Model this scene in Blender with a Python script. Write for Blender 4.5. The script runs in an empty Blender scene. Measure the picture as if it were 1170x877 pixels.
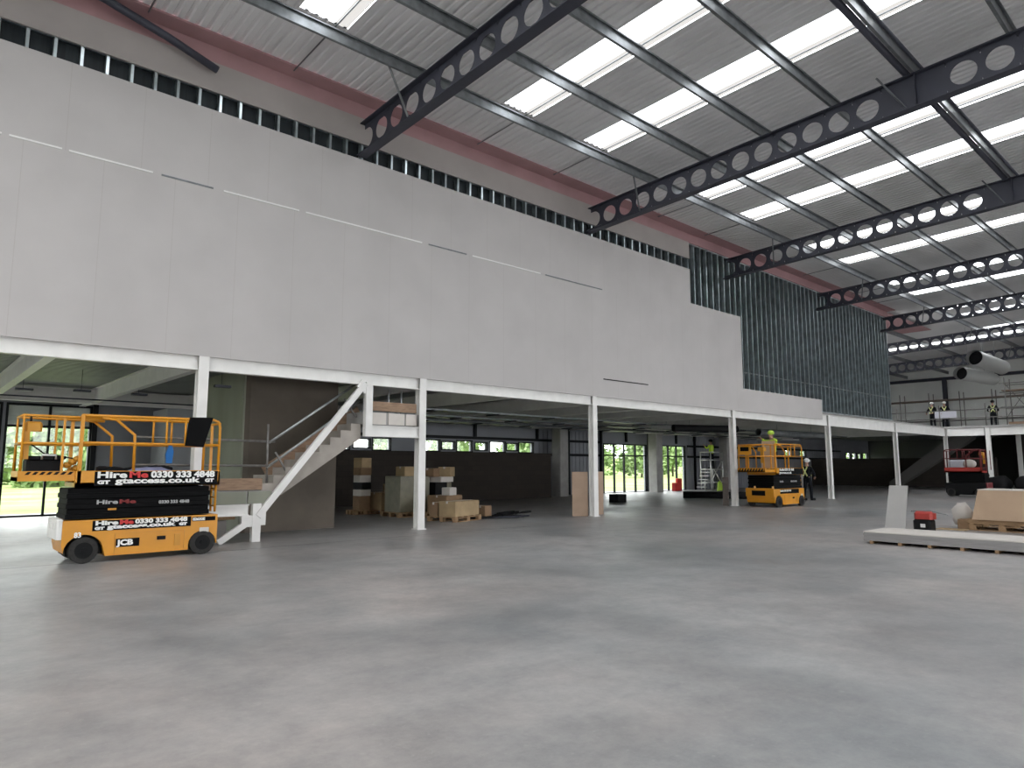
import bpy, bmesh, math, random
from mathutils import Matrix, Vector
from mathutils.geometry import tessellate_polygon
random.seed(7)
SC = bpy.context.scene
COL = SC.collection
PI = math.pi

# ------------------------------------------------------------------ camera
F_PX, YAW, PITCH = 780.84, 0.7322, 0.1191
cam_d = bpy.data.cameras.new('camera')
cam = bpy.data.objects.new('camera', cam_d)
COL.objects.link(cam)
cam_d.sensor_fit = 'HORIZONTAL'
cam_d.sensor_width = 36.0
cam_d.lens = 36.0 * F_PX / 1170.0
cam_d.clip_end = 600
fw = Vector((-math.cos(YAW) * math.cos(PITCH), math.sin(YAW) * math.cos(PITCH), math.sin(PITCH)))
cam.location = (13.685, 0.0, 1.5)
cam.rotation_euler = fw.to_track_quat('-Z', 'Y').to_euler()
SC.camera = cam

# ------------------------------------------------------------------ light
SKY = 7.0
world = bpy.data.worlds.new('overcast_sky')
SC.world = world
world.use_nodes = True
wn, wl = world.node_tree.nodes, world.node_tree.links
bg = wn['Background']
tc = wn.new('ShaderNodeTexCoord')
cl = wn.new('ShaderNodeTexNoise'); cl.inputs['Scale'].default_value = 2.2; cl.inputs['Detail'].default_value = 5
rp = wn.new('ShaderNodeValToRGB')
rp.color_ramp.elements[0].position = .3; rp.color_ramp.elements[0].color = (.88, .915, .955, 1)
rp.color_ramp.elements[1].position = .7; rp.color_ramp.elements[1].color = (1, .992, .98, 1)
wl.new(tc.outputs['Generated'], cl.inputs['Vector']); wl.new(cl.outputs['Fac'], rp.inputs['Fac'])
wl.new(rp.outputs['Color'], bg.inputs['Color'])
bg.inputs['Strength'].default_value = SKY
world.cycles.sampling_method = 'MANUAL'
world.cycles.sample_map_resolution = 256
SC.view_settings.view_transform = 'Standard'
SC.view_settings.look = 'None'
SC.view_settings.gamma = 1.0
SC.view_settings.use_curve_mapping = False
SC.view_settings.exposure = 0.0

# ------------------------------------------------------------------ materials
MATS = {}
def mat(name, col, rough=.6, metal=0.0, var=.0, scale=4.0, bump=.0, bscale=30.0, spec=.5, stretch=None, col2=None, detail=4):
    if name in MATS: return MATS[name]
    m = bpy.data.materials.new(name); m.use_nodes = True
    n, l = m.node_tree.nodes, m.node_tree.links
    b = n['Principled BSDF']
    b.inputs['Base Color'].default_value = (*col, 1)
    b.inputs['Roughness'].default_value = rough
    b.inputs['Metallic'].default_value = metal
    b.inputs['Specular IOR Level'].default_value = spec
    t = None
    if var or bump:
        t = n.new('ShaderNodeTexCoord')
        mp = n.new('ShaderNodeMapping')
        l.new(t.outputs['Object'], mp.inputs['Vector'])
        if stretch: mp.inputs['Scale'].default_value = stretch
    if var:
        ns = n.new('ShaderNodeTexNoise'); ns.inputs['Scale'].default_value = scale; ns.inputs['Detail'].default_value = detail
        l.new(mp.outputs['Vector'], ns.inputs['Vector'])
        r = n.new('ShaderNodeValToRGB')
        c2 = col2 or tuple(min(1, c * (1 + var)) for c in col)
        r.color_ramp.elements[0].position = .32; r.color_ramp.elements[0].color = (*[c * (1 - var) for c in col], 1)
        r.color_ramp.elements[1].position = .68; r.color_ramp.elements[1].color = (*c2, 1)
        l.new(ns.outputs['Fac'], r.inputs['Fac']); l.new(r.outputs['Color'], b.inputs['Base Color'])
    if bump:
        n2 = n.new('ShaderNodeTexNoise'); n2.inputs['Scale'].default_value = bscale
        l.new(mp.outputs['Vector'], n2.inputs['Vector'])
        bp = n.new('ShaderNodeBump'); bp.inputs['Strength'].default_value = bump; bp.inputs['Distance'].default_value = .02
        l.new(n2.outputs['Fac'], bp.inputs['Height']); l.new(bp.outputs['Normal'], b.inputs['Normal'])
    MATS[name] = m
    return m

def floor_mat():
    m = bpy.data.materials.new('polished_concrete'); m.use_nodes = True
    n, l = m.node_tree.nodes, m.node_tree.links
    b = n['Principled BSDF']
    t = n.new('ShaderNodeTexCoord')
    def noise(s, d, rough=.55, sc=None, dist=0):
        mp = n.new('ShaderNodeMapping'); l.new(t.outputs['Object'], mp.inputs['Vector'])
        if sc: mp.inputs['Scale'].default_value = sc
        x = n.new('ShaderNodeTexNoise'); x.inputs['Scale'].default_value = s; x.inputs['Detail'].default_value = d
        x.inputs['Roughness'].default_value = rough; x.inputs['Distortion'].default_value = dist
        l.new(mp.outputs['Vector'], x.inputs['Vector']); return x
    a = noise(.34, 6, .6, dist=.4); c = noise(1.5, 12, .80, (1.0, .8, 1)); e = noise(16, 3)
    r1 = n.new('ShaderNodeValToRGB')
    r1.color_ramp.elements[0].position = .36; r1.color_ramp.elements[0].color = (.255, .251, .252, 1)
    r1.color_ramp.elements[1].position = .66; r1.color_ramp.elements[1].color = (.375, .366, .361, 1)
    l.new(a.outputs['Fac'], r1.inputs['Fac'])
    r2 = n.new('ShaderNodeValToRGB')
    r2.color_ramp.elements[0].position = .30; r2.color_ramp.elements[0].color = (.60, .61, .62, 1)
    r2.color_ramp.elements[1].position = .72; r2.color_ramp.elements[1].color = (1.24, 1.22, 1.20, 1)
    l.new(c.outputs['Fac'], r2.inputs['Fac'])
    mx = n.new('ShaderNodeMixRGB'); mx.blend_type = 'MULTIPLY'; mx.inputs['Fac'].default_value = 1
    l.new(r1.outputs['Color'], mx.inputs['Color1']); l.new(r2.outputs['Color'], mx.inputs['Color2'])
    # pale dusty scuffs and small specks
    r3 = n.new('ShaderNodeValToRGB')
    r3.color_ramp.elements[0].position = .62; r3.color_ramp.elements[0].color = (0, 0, 0, 1)
    r3.color_ramp.elements[1].position = .74; r3.color_ramp.elements[1].color = (1, 1, 1, 1)
    l.new(e.outputs['Fac'], r3.inputs['Fac'])
    mx2 = n.new('ShaderNodeMixRGB'); mx2.inputs['Color2'].default_value = (.43, .42, .41, 1)
    l.new(mx.outputs['Color'], mx2.inputs['Color1'])
    ml = n.new('ShaderNodeMath'); ml.operation = 'MULTIPLY'; ml.inputs[1].default_value = .28
    l.new(r3.outputs['Color'], ml.inputs[0]); l.new(ml.outputs[0], mx2.inputs['Fac'])
    # warm dust and cool cement tints
    w = noise(.16, 5, .6); rw = n.new('ShaderNodeValToRGB')
    rw.color_ramp.elements[0].position = .38; rw.color_ramp.elements[0].color = (.95, 1.0, 1.02, 1)
    rw.color_ramp.elements[1].position = .64; rw.color_ramp.elements[1].color = (1.07, 1.0, .965, 1)
    l.new(w.outputs['Fac'], rw.inputs['Fac'])
    mx3 = n.new('ShaderNodeMixRGB'); mx3.blend_type = 'MULTIPLY'; mx3.inputs['Fac'].default_value = 1
    l.new(mx2.outputs['Color'], mx3.inputs['Color1']); l.new(rw.outputs['Color'], mx3.inputs['Color2'])
    l.new(mx3.outputs['Color'], b.inputs['Base Color'])
    mr = n.new('ShaderNodeMapRange'); mr.inputs['From Min'].default_value = .3; mr.inputs['From Max'].default_value = .7
    mr.inputs['To Min'].default_value = .30; mr.inputs['To Max'].default_value = .50
    l.new(a.outputs['Fac'], mr.inputs['Value']); l.new(mr.outputs['Result'], b.inputs['Roughness'])
    bp = n.new('ShaderNodeBump'); bp.inputs['Strength'].default_value = .10; bp.inputs['Distance'].default_value = .006
    l.new(c.outputs['Fac'], bp.inputs['Height']); l.new(bp.outputs['Normal'], b.inputs['Normal'])
    return m

def board_mat():
    """grey-beige plasterboard with faint joints every 1.2 m and mottled paper"""
    m = bpy.data.materials.new('plasterboard_face'); m.use_nodes = True
    n, l = m.node_tree.nodes, m.node_tree.links
    b = n['Principled BSDF']; b.inputs['Roughness'].default_value = .8
    g = n.new('ShaderNodeNewGeometry'); sp = n.new('ShaderNodeSeparateXYZ'); l.new(g.outputs['Position'], sp.inputs['Vector'])
    def m2(op, a, v=None):
        x = n.new('ShaderNodeMath'); x.operation = op
        l.new(a, x.inputs[0])
        if v is not None:
            if isinstance(v, (int, float)): x.inputs[1].default_value = v
            else: l.new(v, x.inputs[1])
        return x.outputs[0]
    # courses below 6.98 m are shifted half a board
    up = m2('GREATER_THAN', sp.outputs['Z'], 6.98)
    sh = m2('MULTIPLY', up, .6)
    y = m2('ADD', sp.outputs['Y'], sh)
    y = m2('ADD', y, 30.0)
    fr = m2('FRACT', m2('DIVIDE', y, 1.2))
    dj = m2('ABSOLUTE', m2('SUBTRACT', fr, .5))
    j = m2('GREATER_THAN', dj, .4945)
    fr2 = m2('FRACT', m2('DIVIDE', y, .6))
    s = m2('GREATER_THAN', m2('ABSOLUTE', m2('SUBTRACT', fr2, .5)), .495)
    zz = m2('FRACT', m2('MULTIPLY', sp.outputs['Z'], 3.3))
    s = m2('MULTIPLY', s, m2('LESS_THAN', zz, .12))
    j = m2('ADD', j, m2('MULTIPLY', s, .5))
    ns = n.new('ShaderNodeTexNoise'); ns.inputs['Scale'].default_value = .9; ns.inputs['Detail'].default_value = 6
    l.new(g.outputs['Position'], ns.inputs['Vector'])
    r = n.new('ShaderNodeValToRGB')
    r.color_ramp.elements[0].position = .3; r.color_ramp.elements[0].color = (.485, .465, .458, 1)
    r.color_ramp.elements[1].position = .7; r.color_ramp.elements[1].color = (.53, .508, .50, 1)
    l.new(ns.outputs['Fac'], r.inputs['Fac'])
    mx = n.new('ShaderNodeMixRGB'); mx.inputs['Color2'].default_value = (.40, .37, .35, 1)
    l.new(r.outputs['Color'], mx.inputs['Color1'])
    l.new(m2('MULTIPLY', j, .38), mx.inputs['Fac'])
    l.new(mx.outputs['Color'], b.inputs['Base Color'])
    return m

def pane_mat(name, tint, gloss=.06, white=0.0, dcol=(.8, .8, .8)):
    m = bpy.data.materials.new(name); m.use_nodes = True
    n, l = m.node_tree.nodes, m.node_tree.links
    n.remove(n['Principled BSDF'])
    tr = n.new('ShaderNodeBsdfTransparent'); tr.inputs['Color'].default_value = (*tint, 1)
    gl = n.new('ShaderNodeBsdfGlossy'); gl.inputs['Roughness'].default_value = .03
    mx = n.new('ShaderNodeMixShader'); mx.inputs[0].default_value = gloss
    l.new(tr.outputs[0], mx.inputs[1]); l.new(gl.outputs[0], mx.inputs[2])
    out = mx
    if white:
        tl = n.new('ShaderNodeBsdfTranslucent'); tl.inputs['Color'].default_value = (*dcol, 1)
        m2 = n.new('ShaderNodeMixShader'); m2.inputs[0].default_value = white
        l.new(mx.outputs[0], m2.inputs[1]); l.new(tl.outputs[0], m2.inputs[2]); out = m2
    l.new(out.outputs[0], n['Material Output'].inputs['Surface'])
    return m

def brick_mat(name, c1, c2, mortar, w=.44, h=.215):
    m = bpy.data.materials.new(name); m.use_nodes = True
    n, l = m.node_tree.nodes, m.node_tree.links
    b = n['Principled BSDF']; b.inputs['Roughness'].default_value = .9
    g = n.new('ShaderNodeNewGeometry'); sp = n.new('ShaderNodeSeparateXYZ'); l.new(g.outputs['Position'], sp.inputs[0])
    ad = n.new('ShaderNodeMath'); ad.operation = 'ADD'; l.new(sp.outputs['X'], ad.inputs[0]); l.new(sp.outputs['Y'], ad.inputs[1])
    cb = n.new('ShaderNodeCombineXYZ'); l.new(ad.outputs[0], cb.inputs['X']); l.new(sp.outputs['Z'], cb.inputs['Y'])
    br = n.new('ShaderNodeTexBrick'); l.new(cb.outputs[0], br.inputs['Vector'])
    br.inputs['Color1'].default_value = (*c1, 1); br.inputs['Color2'].default_value = (*c2, 1); br.inputs['Mortar'].default_value = (*mortar, 1)
    br.inputs['Scale'].default_value = 1; br.inputs['Brick Width'].default_value = w; br.inputs['Row Height'].default_value = h; br.inputs['Mortar Size'].default_value = .006
    l.new(br.outputs['Color'], b.inputs['Base Color'])
    return m

FLOOR = floor_mat()
BOARD = board_mat()
M_white = mat('white_painted_steel', (.80, .79, .77), .45, var=.05, scale=3)
M_raft = mat('blue_grey_painted_steel', (.034, .036, .052), .6, var=.12, scale=2)
M_galv = mat('galvanised_steel', (.42, .44, .45), .38, .85, var=.18, scale=6)
M_galvd = mat('dull_galvanised_purlin', (.20, .215, .225), .35, .6, var=.2, scale=5)
M_stud = mat('galvanised_stud', (.62, .70, .72), .28, .9, var=.25, scale=3)
M_liner = mat('pale_grey_roof_liner', (.72, .715, .72), .5, var=.06, scale=.6)
M_pink = mat('pink_fire_board', (.38, .225, .235), .85, var=.08, scale=1.2)
M_grey = mat('grey_board', (.36, .33, .315), .85, var=.06, scale=1)
M_deck = mat('metal_decking_underside', (.26, .275, .27), .5, .2, var=.1, scale=2)
M_slab = mat('concrete_slab', (.34, .33, .32), .85, var=.1, scale=3)
M_core = mat('precast_concrete_brown', (.135, .112, .09), .75, var=.22, scale=.9, bump=.2, bscale=6)
M_core2 = mat('precast_concrete_pale', (.25, .26, .21), .8, var=.15, scale=.9, stretch=(1, 1, .2))
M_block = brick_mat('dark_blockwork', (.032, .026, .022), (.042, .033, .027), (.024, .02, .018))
M_clad = mat('grey_wall_cladding', (.25, .26, .285), .6, var=.06, scale=1)
M_cladw = mat('pale_wall_cladding', (.80, .81, .78), .6, var=.06, scale=.5)
M_dark = mat('black_window_frame', (.006, .007, .009), .5, spec=.2)
M_black = mat('matt_black_plastic', (.007, .007, .008), .65, var=.2, scale=10, spec=.2)
M_blackv = mat('black_vinyl_cover', (.003, .003, .0035), .7, spec=.12)
M_tyre = mat('grey_black_tyre', (.022, .021, .02), .85, var=.3, scale=20)
M_orange = mat('yellow_orange_paint', (.64, .27, .012), .38, var=.06, scale=3)
M_orange2 = mat('darker_orange_paint', (.55, .25, .02), .45)
M_red = mat('red_paint', (.40, .035, .025), .45, var=.15, scale=5)
M_white2 = mat('white_vinyl', (.82, .82, .80), .5)
M_redv = mat('red_vinyl', (.62, .03, .03), .5)
M_wood = mat('pallet_wood', (.33, .21, .115), .85, var=.25, scale=8, stretch=(1, 8, 8))
M_scaf = mat('scaffold_board_wood', (.30, .20, .135), .85, var=.2, scale=5, stretch=(6, 1, 6))
M_card = mat('brown_cardboard', (.26, .165, .095), .85, var=.1, scale=5)
M_card2 = mat('pale_cardboard', (.40, .29, .165), .85, var=.12, scale=5)
M_wrap = mat('wrapped_pale_boxes', (.20, .185, .13), .45, var=.15, scale=4, bump=.3, bscale=9)
M_tan = mat('tan_board', (.50, .36, .25), .8, var=.05, scale=3)
M_tan2 = mat('dull_tan_board', (.42, .30, .22), .8, var=.08, scale=3)
M_gbo = mat('grey_plasterboard_sheet', (.42, .41, .40), .8, var=.05, scale=3)
M_edge = mat('plasterboard_edges', (.30, .29, .29), .85, var=.15, scale=14, stretch=(.2, .2, 14))
M_top = mat('plasterboard_top', (.62, .58, .54), .8, var=.04)
M_alu = mat('aluminium', (.62, .63, .62), .35, .7)
M_rust = mat('grey_scaffold_tube', (.20, .19, .18), .5, .5, var=.2, scale=9)
M_skin = mat('skin', (.42, .25, .18), .6)
M_cloth = mat('dark_workwear', (.009, .01, .013), .9, spec=.2)
M_hiv = mat('lime_hi_vis_fabric', (.50, .72, .06), .8)
M_helm = mat('white_hard_hat', (.80, .80, .78), .4)
M_helmg = mat('lime_hard_hat', (.48, .72, .08), .4)
M_blue = mat('blue_fabric', (.02, .16, .48), .8)
M_lilac = mat('lilac_grey_plastic_bag', (.26, .27, .42), .5, var=.2, scale=6)
M_tin = mat('pale_grey_sheet', (.50, .50, .56), .5)
M_grass = mat('grass', (.16, .235, .06), .95, var=.35, scale=.35, col2=(.33, .40, .13))
M_leaf = mat('leaf_green', (.16, .27, .08), .7, var=.4, scale=.8, col2=(.33, .46, .18))
M_leafd = mat('leaf_dark_green', (.12, .21, .07), .7, var=.4, scale=.8, col2=(.26, .37, .14))
M_bark = mat('bark', (.09, .07, .05), .95, var=.2)
M_tarmac = mat('pale_paving', (.42, .41, .39), .9, var=.1)
M_glass = pane_mat('clear_glass', (.97, .985, .975), .05)
M_roofl = pane_mat('translucent_rooflight', (.50, .515, .53), .02, .5, (.9, .91, .92))
M_roofl2 = pane_mat('dusty_rooflight_edge', (.03, .03, .03), .02, .6, (.19, .182, .172))

# ------------------------------------------------------------------ mesh builder
class MB:
    def __init__(s): s.v = []; s.f = []; s.mi = []; s.m = Matrix(); s.k = 0; s.smooth = set()
    def add(s, vs, fs, smooth=False):
        o = len(s.v)
        for v in vs: s.v.append(s.m @ Vector(v))
        for f in fs:
            if smooth: s.smooth.add(len(s.f))
            s.f.append([o + i for i in f]); s.mi.append(s.k)
        return s
    def box(s, x0, x1, y0, y1, z0, z1):
        return s.add([(x0,y0,z0),(x1,y0,z0),(x1,y1,z0),(x0,y1,z0),(x0,y0,z1),(x1,y0,z1),(x1,y1,z1),(x0,y1,z1)],
              [(0,3,2,1),(4,5,6,7),(0,1,5,4),(1,2,6,5),(2,3,7,6),(3,0,4,7)])
    def bbox(s, x0, x1, y0, y1, z0, z1, b=.02):
        """box with bevelled vertical and top edges"""
        b = min(b, (x1-x0)/2.1, (y1-y0)/2.1, (z1-z0)/2.1)
        def ring(i, z): return [(x0+i,y0+b,z),(x0+b,y0+i,z),(x1-b,y0+i,z),(x1-i,y0+b,z),(x1-i,y1-b,z),(x1-b,y1-i,z),(x0+b,y1-i,z),(x0+i,y1-b,z)]
        vs = ring(0, z0) + ring(0, z1-b) + [(min(max(x, x0+b), x1-b), min(max(y, y0+b), y1-b), z1) for x, y, z in ring(0, z1)]
        fs = [tuple(range(7,-1,-1)), tuple(range(16,24))]
        for k in (0, 8):
            for i in range(8):
                j = (i+1) % 8; fs.append((k+i, k+j, k+8+j, k+8+i))
        return s.add(vs, fs)
    def bar(s, p, q, w, h=None, up=(0,0,1)):
        """rectangular bar from p to q"""
        h = h or w; p = Vector(p); q = Vector(q); d = (q-p).normalized(); u = Vector(up)
        if abs(d.dot(u)) > .98: u = Vector((0,1,0))
        a = d.cross(u).normalized(); c = a.cross(d)
        vs = []
        for e in (p, q):
            for i, j in ((-1,-1),(1,-1),(1,1),(-1,1)): vs.append(e + a*(i*w/2) + c*(j*h/2))
        return s.add(vs, [(0,1,2,3),(7,6,5,4),(0,4,5,1),(1,5,6,2),(2,6,7,3),(3,7,4,0)])
    def tube(s, pts, r, n=8, r2=None, caps=True):
        pts = [Vector(p) for p in pts]; k = len(pts); vs = []; fs = []
        prev = None
        for i, p in enumerate(pts):
            d = (pts[min(i+1,k-1)] - pts[max(i-1,0)]).normalized()
            if prev is None:
                u = Vector((0,0,1)) if abs(d.z) < .9 else Vector((1,0,0))
            else: u = prev
            a = (u - d*u.dot(d)).normalized(); prev = a; b = d.cross(a)
            rr = r if r2 is None else r + (r2-r)*i/(k-1)
            for j in range(n):
                t = 2*PI*j/n; vs.append(p + a*(rr*math.cos(t)) + b*(rr*math.sin(t)))
        for i in range(k-1):
            for j in range(n):
                jj = (j+1) % n; fs.append((i*n+j, i*n+jj, (i+1)*n+jj, (i+1)*n+j))
        s.add(vs, fs, True)
        if caps:
            o = len(s.v)-len(vs)
            s.f.append([o+j for j in range(n)][::-1]); s.mi.append(s.k)
            s.f.append([o+(k-1)*n+j for j in range(n)]); s.mi.append(s.k)
        return s
    def cyl(s, c, axis, r, h, n=20, r2=None):
        a = Vector(axis).normalized(); c = Vector(c)
        return s.tube([c - a*h/2, c + a*h/2], r, n, r2)
    def prism(s, pts, axis, a, b):
        """polygon in the plane normal to axis, extruded from a to b. pts are (u,v): axis x->(y,z) y->(x,z) z->(x,y)"""
        def P(u, v, w): return {'x': (w,u,v), 'y': (u,w,v), 'z': (u,v,w)}[axis]
        n = len(pts)
        vs = [P(u,v,a) for u,v in pts] + [P(u,v,b) for u,v in pts]
        fs = [tuple(range(n))[::-1], tuple(range(n,2*n))]
        for i in range(n): fs.append((i, (i+1)%n, n+(i+1)%n, n+i))
        return s.add(vs, fs)
    def blob(s, c, r, seg=12, rings=8, fn=None):
        vs = [(c[0],c[1],c[2]-r[2])]; fs = []
        for i in range(1, rings):
            t = -PI/2 + PI*i/rings
            for j in range(seg):
                a = 2*PI*j/seg; p = Vector((math.cos(t)*math.cos(a), math.cos(t)*math.sin(a), math.sin(t)))
                if fn: p = p * fn(p)
                vs.append((c[0]+p.x*r[0], c[1]+p.y*r[1], c[2]+p.z*r[2]))
        vs.append((c[0],c[1],c[2]+r[2])); L = len(vs)-1
        for j in range(seg): fs.append((0, 1+(j+1)%seg, 1+j))
        for i in range(rings-2):
            for j in range(seg):
                a = 1+i*seg; jj = (j+1)%seg; fs.append((a+j, a+jj, a+seg+jj, a+seg+j))
        a = 1+(rings-2)*seg
        for j in range(seg): fs.append((a+j, a+(j+1)%seg, L))
        return s.add(vs, fs, True)
    def build(s, name, mats, parent=None, label=None, cat=None, group=None, kind=None, keep=False):
        me = bpy.data.meshes.new(name)
        vs = s.v; off = Vector((0,0,0))
        if parent is None and not keep and vs:
            xs = [v.x for v in vs]; ys = [v.y for v in vs]; zs = [v.z for v in vs]
            off = Vector(((min(xs)+max(xs))/2, (min(ys)+max(ys))/2, min(zs)))
        me.from_pydata([tuple(v-off) for v in vs], [], s.f)
        for m in (mats if isinstance(mats, (list, tuple)) else [mats]): me.materials.append(m)
        for i, p in enumerate(me.polygons):
            p.material_index = s.mi[i]; p.use_smooth = i in s.smooth
        me.update()
        bm = bmesh.new(); bm.from_mesh(me); bmesh.ops.recalc_face_normals(bm, faces=bm.faces); bm.to_mesh(me); bm.free()
        o = bpy.data.objects.new(name, me); COL.objects.link(o)
        if parent: o.parent = parent
        else: o.location = off
        tag(o, label, cat, group, kind)
        return o

def tag(o, label=None, cat=None, group=None, kind=None):
    if label: o['label'] = label
    if cat: o['category'] = cat
    if group: o['group'] = group
    if kind: o['kind'] = kind
def thing(name, label, cat, loc=(0,0,0), rz=0, group=None):
    o = bpy.data.objects.new(name, None); COL.objects.link(o)
    o.location = loc; o.rotation_euler = (0,0,rz); o.empty_display_size = .2
    tag(o, label, cat, group); return o
def dup(root, loc, rz=None, label=None, group=None):
    def cp(o, par):
        c = o.copy(); COL.objects.link(c)
        if par: c.parent = par
        for ch in [x for x in bpy.data.objects if x.parent == o]: cp(ch, c)
        return c
    r = cp(root, None); r.location = loc
    if rz is not None: r.rotation_euler = (0,0,rz)
    if label: r['label'] = label
    if group: r['group'] = group
    return r
def struct(name, mb, m, parent=None): return mb.build(name, m, parent, kind=None if parent else 'structure', keep=True)
def text(name, s, size, m, parent, mtx, bold=.004, depth=.001, sx=1.0, fit=None):
    cu = bpy.data.curves.new(name, 'FONT'); cu.body = s; cu.size = size; cu.offset = bold; cu.extrude = depth
    cu.resolution_u = 3
    t = bpy.data.objects.new(name, cu); COL.objects.link(t)
    bpy.context.view_layer.update()
    me = bpy.data.meshes.new_from_object(t.evaluated_get(bpy.context.evaluated_depsgraph_get()))
    bpy.data.objects.remove(t)
    if fit:
        xs = [v.co.x for v in me.vertices]; sx = fit/(max(xs)-min(xs)); mtx = mtx @ Matrix.Translation((-min(xs)*sx, 0, 0))
    me.transform(mtx @ Matrix.Diagonal((sx, 1, 1, 1)))
    me.materials.clear(); me.materials.append(m)
    o = bpy.data.objects.new(name, me); COL.objects.link(o); o.parent = parent
    return o
def face_x(x, y, z):  # text lying in the plane X=x, reading towards +Y, seen from +X
    return Matrix(((0,0,1,x),(1,0,0,y),(0,1,0,z),(0,0,0,1)))
def face_ny(x, y, z):  # plane Y=y reading towards +X, seen from -Y
    return Matrix(((1,0,0,x),(0,0,-1,y),(0,1,0,z),(0,0,0,1)))

# ================================================================== SETTING
XB = -11.2                      # inner face of the outer wall
YE = 66.5                       # end wall
CY = [-3.4, 4.22, 9.32, 15.6, 23.6, 31.96, 40.35, 48.87]   # column lines along the mezzanine edge
RY = [-8.27, -.35, 7.58, 15.5, 23.42, 31.4, 39.15, 47.3, 56.3]   # rafters
def roof(x): return 9.99 + .036*x

mb = MB(); mb.box(XB-.3, 40, -14, YE+.3, -.25, 0)
struct('floor', mb, FLOOR)
mb = MB(); mb.box(1.045, 1.058, -14, 12, 0, .0015); struct('floor_joint', mb, mat('joint_sealant', (.16, .16, .16), .8))

# --- boarded wall above the mezzanine edge
mb = MB()
for y0, y1, z0, z1 in ((-9, 21.0, 3.6, 8.61), (21.0, 24.45, 3.6, 7.35), (24.45, 31.35, 3.6, 4.5)):
    mb.box(-.045, 0, y0, y1, z0, z1)
struct('wall_left', mb, BOARD)
mb = MB(); mb.box(-.045, 0, -9, 21.0, 9.0, 9.62)
struct('wall_left_upper', mb, M_grey)
mb = MB(); mb.box(-.045, 0, -9, 40.2, 9.62, 10.0); mb.box(0.0, .42, -9, 40.2, 9.955, 9.995); mb.box(.30, .34, -9, 40.2, 9.99, 10.06)  # narrow upstand at the liner edge is added to block leaking sky light
struct('wall_left_fire_board', mb, M_pink)

# --- roof liner: ribbed sheets with gaps for the rooflights
ROOFL = []
for i in range(len(RY)-1):
    for a, b in ((2.55, 3.5), (5.35, 6.35)):
        ROOFL.append((RY[i]+a, RY[i]+b))
def in_light(y): return any(a-.001 <= y < b-.001 for a, b in ROOFL)
mb = MB(); P = .2
y = RY[0]
def rib(y, w, x0, x1):
    d = .034 if y < 26 else .022
    prof = [(y, 0), (y+w*.5, 0), (y+w*.62, d), (y+w*.88, d), (y+w, 0)]
    vs = [(x0, u, roof(x0)+v) for u, v in prof] + [(x1, u, roof(x1)+v) for u, v in prof]
    mb.add(vs, [(i, i+1, 6+i, 5+i) for i in range(4)])
edges = sorted([RY[0]] + [e for ab in ROOFL for e in ab] + [YE])
for a, b in zip(edges[:-1], edges[1:]):
    n = max(1, round((b-a)/P)); w = (b-a)/n
    lit = in_light((a+b)/2)
    for k in range(n):
        yy = a + k*w
        x0 = .36 if yy < 40.1 else XB
        if lit:
            rib(yy, w, x0, -8.4 if (52 < yy < 55 or yy > 61) else 2.15); rib(yy, w, 24, 28)
        else: rib(yy, w, x0, 28)
struct('ceiling', mb, M_liner)
mb = MB(); mb.box(-1.9, .1, 40.3, 47.1, 9.84, 9.87); struct('ceiling_fire_board', mb, M_pink)
for k, (a, b) in enumerate(ROOFL):
    mb = MB(); c = b - .27; xa = -8.45 if (52 < a < 55 or a > 61) else 2.1
    mb.k = 0; mb.add([(xa,a,roof(xa)+.03),(24.05,a,roof(24.05)+.03),(24.05,c,roof(24.05)+.03),(xa,c,roof(xa)+.03)], [(0,1,2,3)])
    mb.k = 1; mb.add([(xa,c,roof(xa)+.03),(24.05,c,roof(24.05)+.03),(24.05,b,roof(24.05)+.03),(xa,b,roof(xa)+.03)], [(0,1,2,3)])
    struct('window_%d' % (k+20), mb, [M_roofl, M_roofl2])

# --- outer walls
OPEN = []       # (y0,y1,z0,z1) openings in the wall X=XB
OPEN.append((2.4, 4.5, .05, 3.3)); OPEN.append((-3.0, 2.2, .05, 3.3))
STRIP = [(13.0,13.55,2.17,2.61),(13.76,14.5,2.25,2.57),(14.66,15.47,2.17,2.62),(17.2,18.02,2.17,2.62),(18.16,18.85,2.25,2.56),(19.0,19.86,2.17,2.62),(20.07,20.76,2.25,2.56),
         (20.97,21.91,2.17,2.62),(22.03,22.72,2.26,2.56),(22.83,23.78,2.17,2.62),
         (61.2,62.2,1.97,2.6),(62.5,63.4,1.97,2.6),(63.7,64.5,1.97,2.55),(64.8,65.9,1.97,2.6),(52.6,53.6,2.25,2.65),(50.2,51.2,2.3,2.7),(48.3,48.9,2.2,2.5)]
OPEN += STRIP
DOORS = [(29.2, 33.0, .03, 2.68), (34.4, 36.98, .03, 2.68)]
OPEN += DOORS
mb = MB()
ys = sorted(set([-14, YE] + [v for o in OPEN for v in o[:2]]))
for a, b in zip(ys[:-1], ys[1:]):
    zs = [(o[2], o[3]) for o in OPEN if o[0] <= (a+b)/2 <= o[1]]
    if not zs: mb.box(XB-.2, XB, a, b, 0, 10)
    else:
        z0, z1 = zs[0]; mb.box(XB-.2, XB, a, b, 0, z0); mb.box(XB-.2, XB, a, b, z1, 10)
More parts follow.
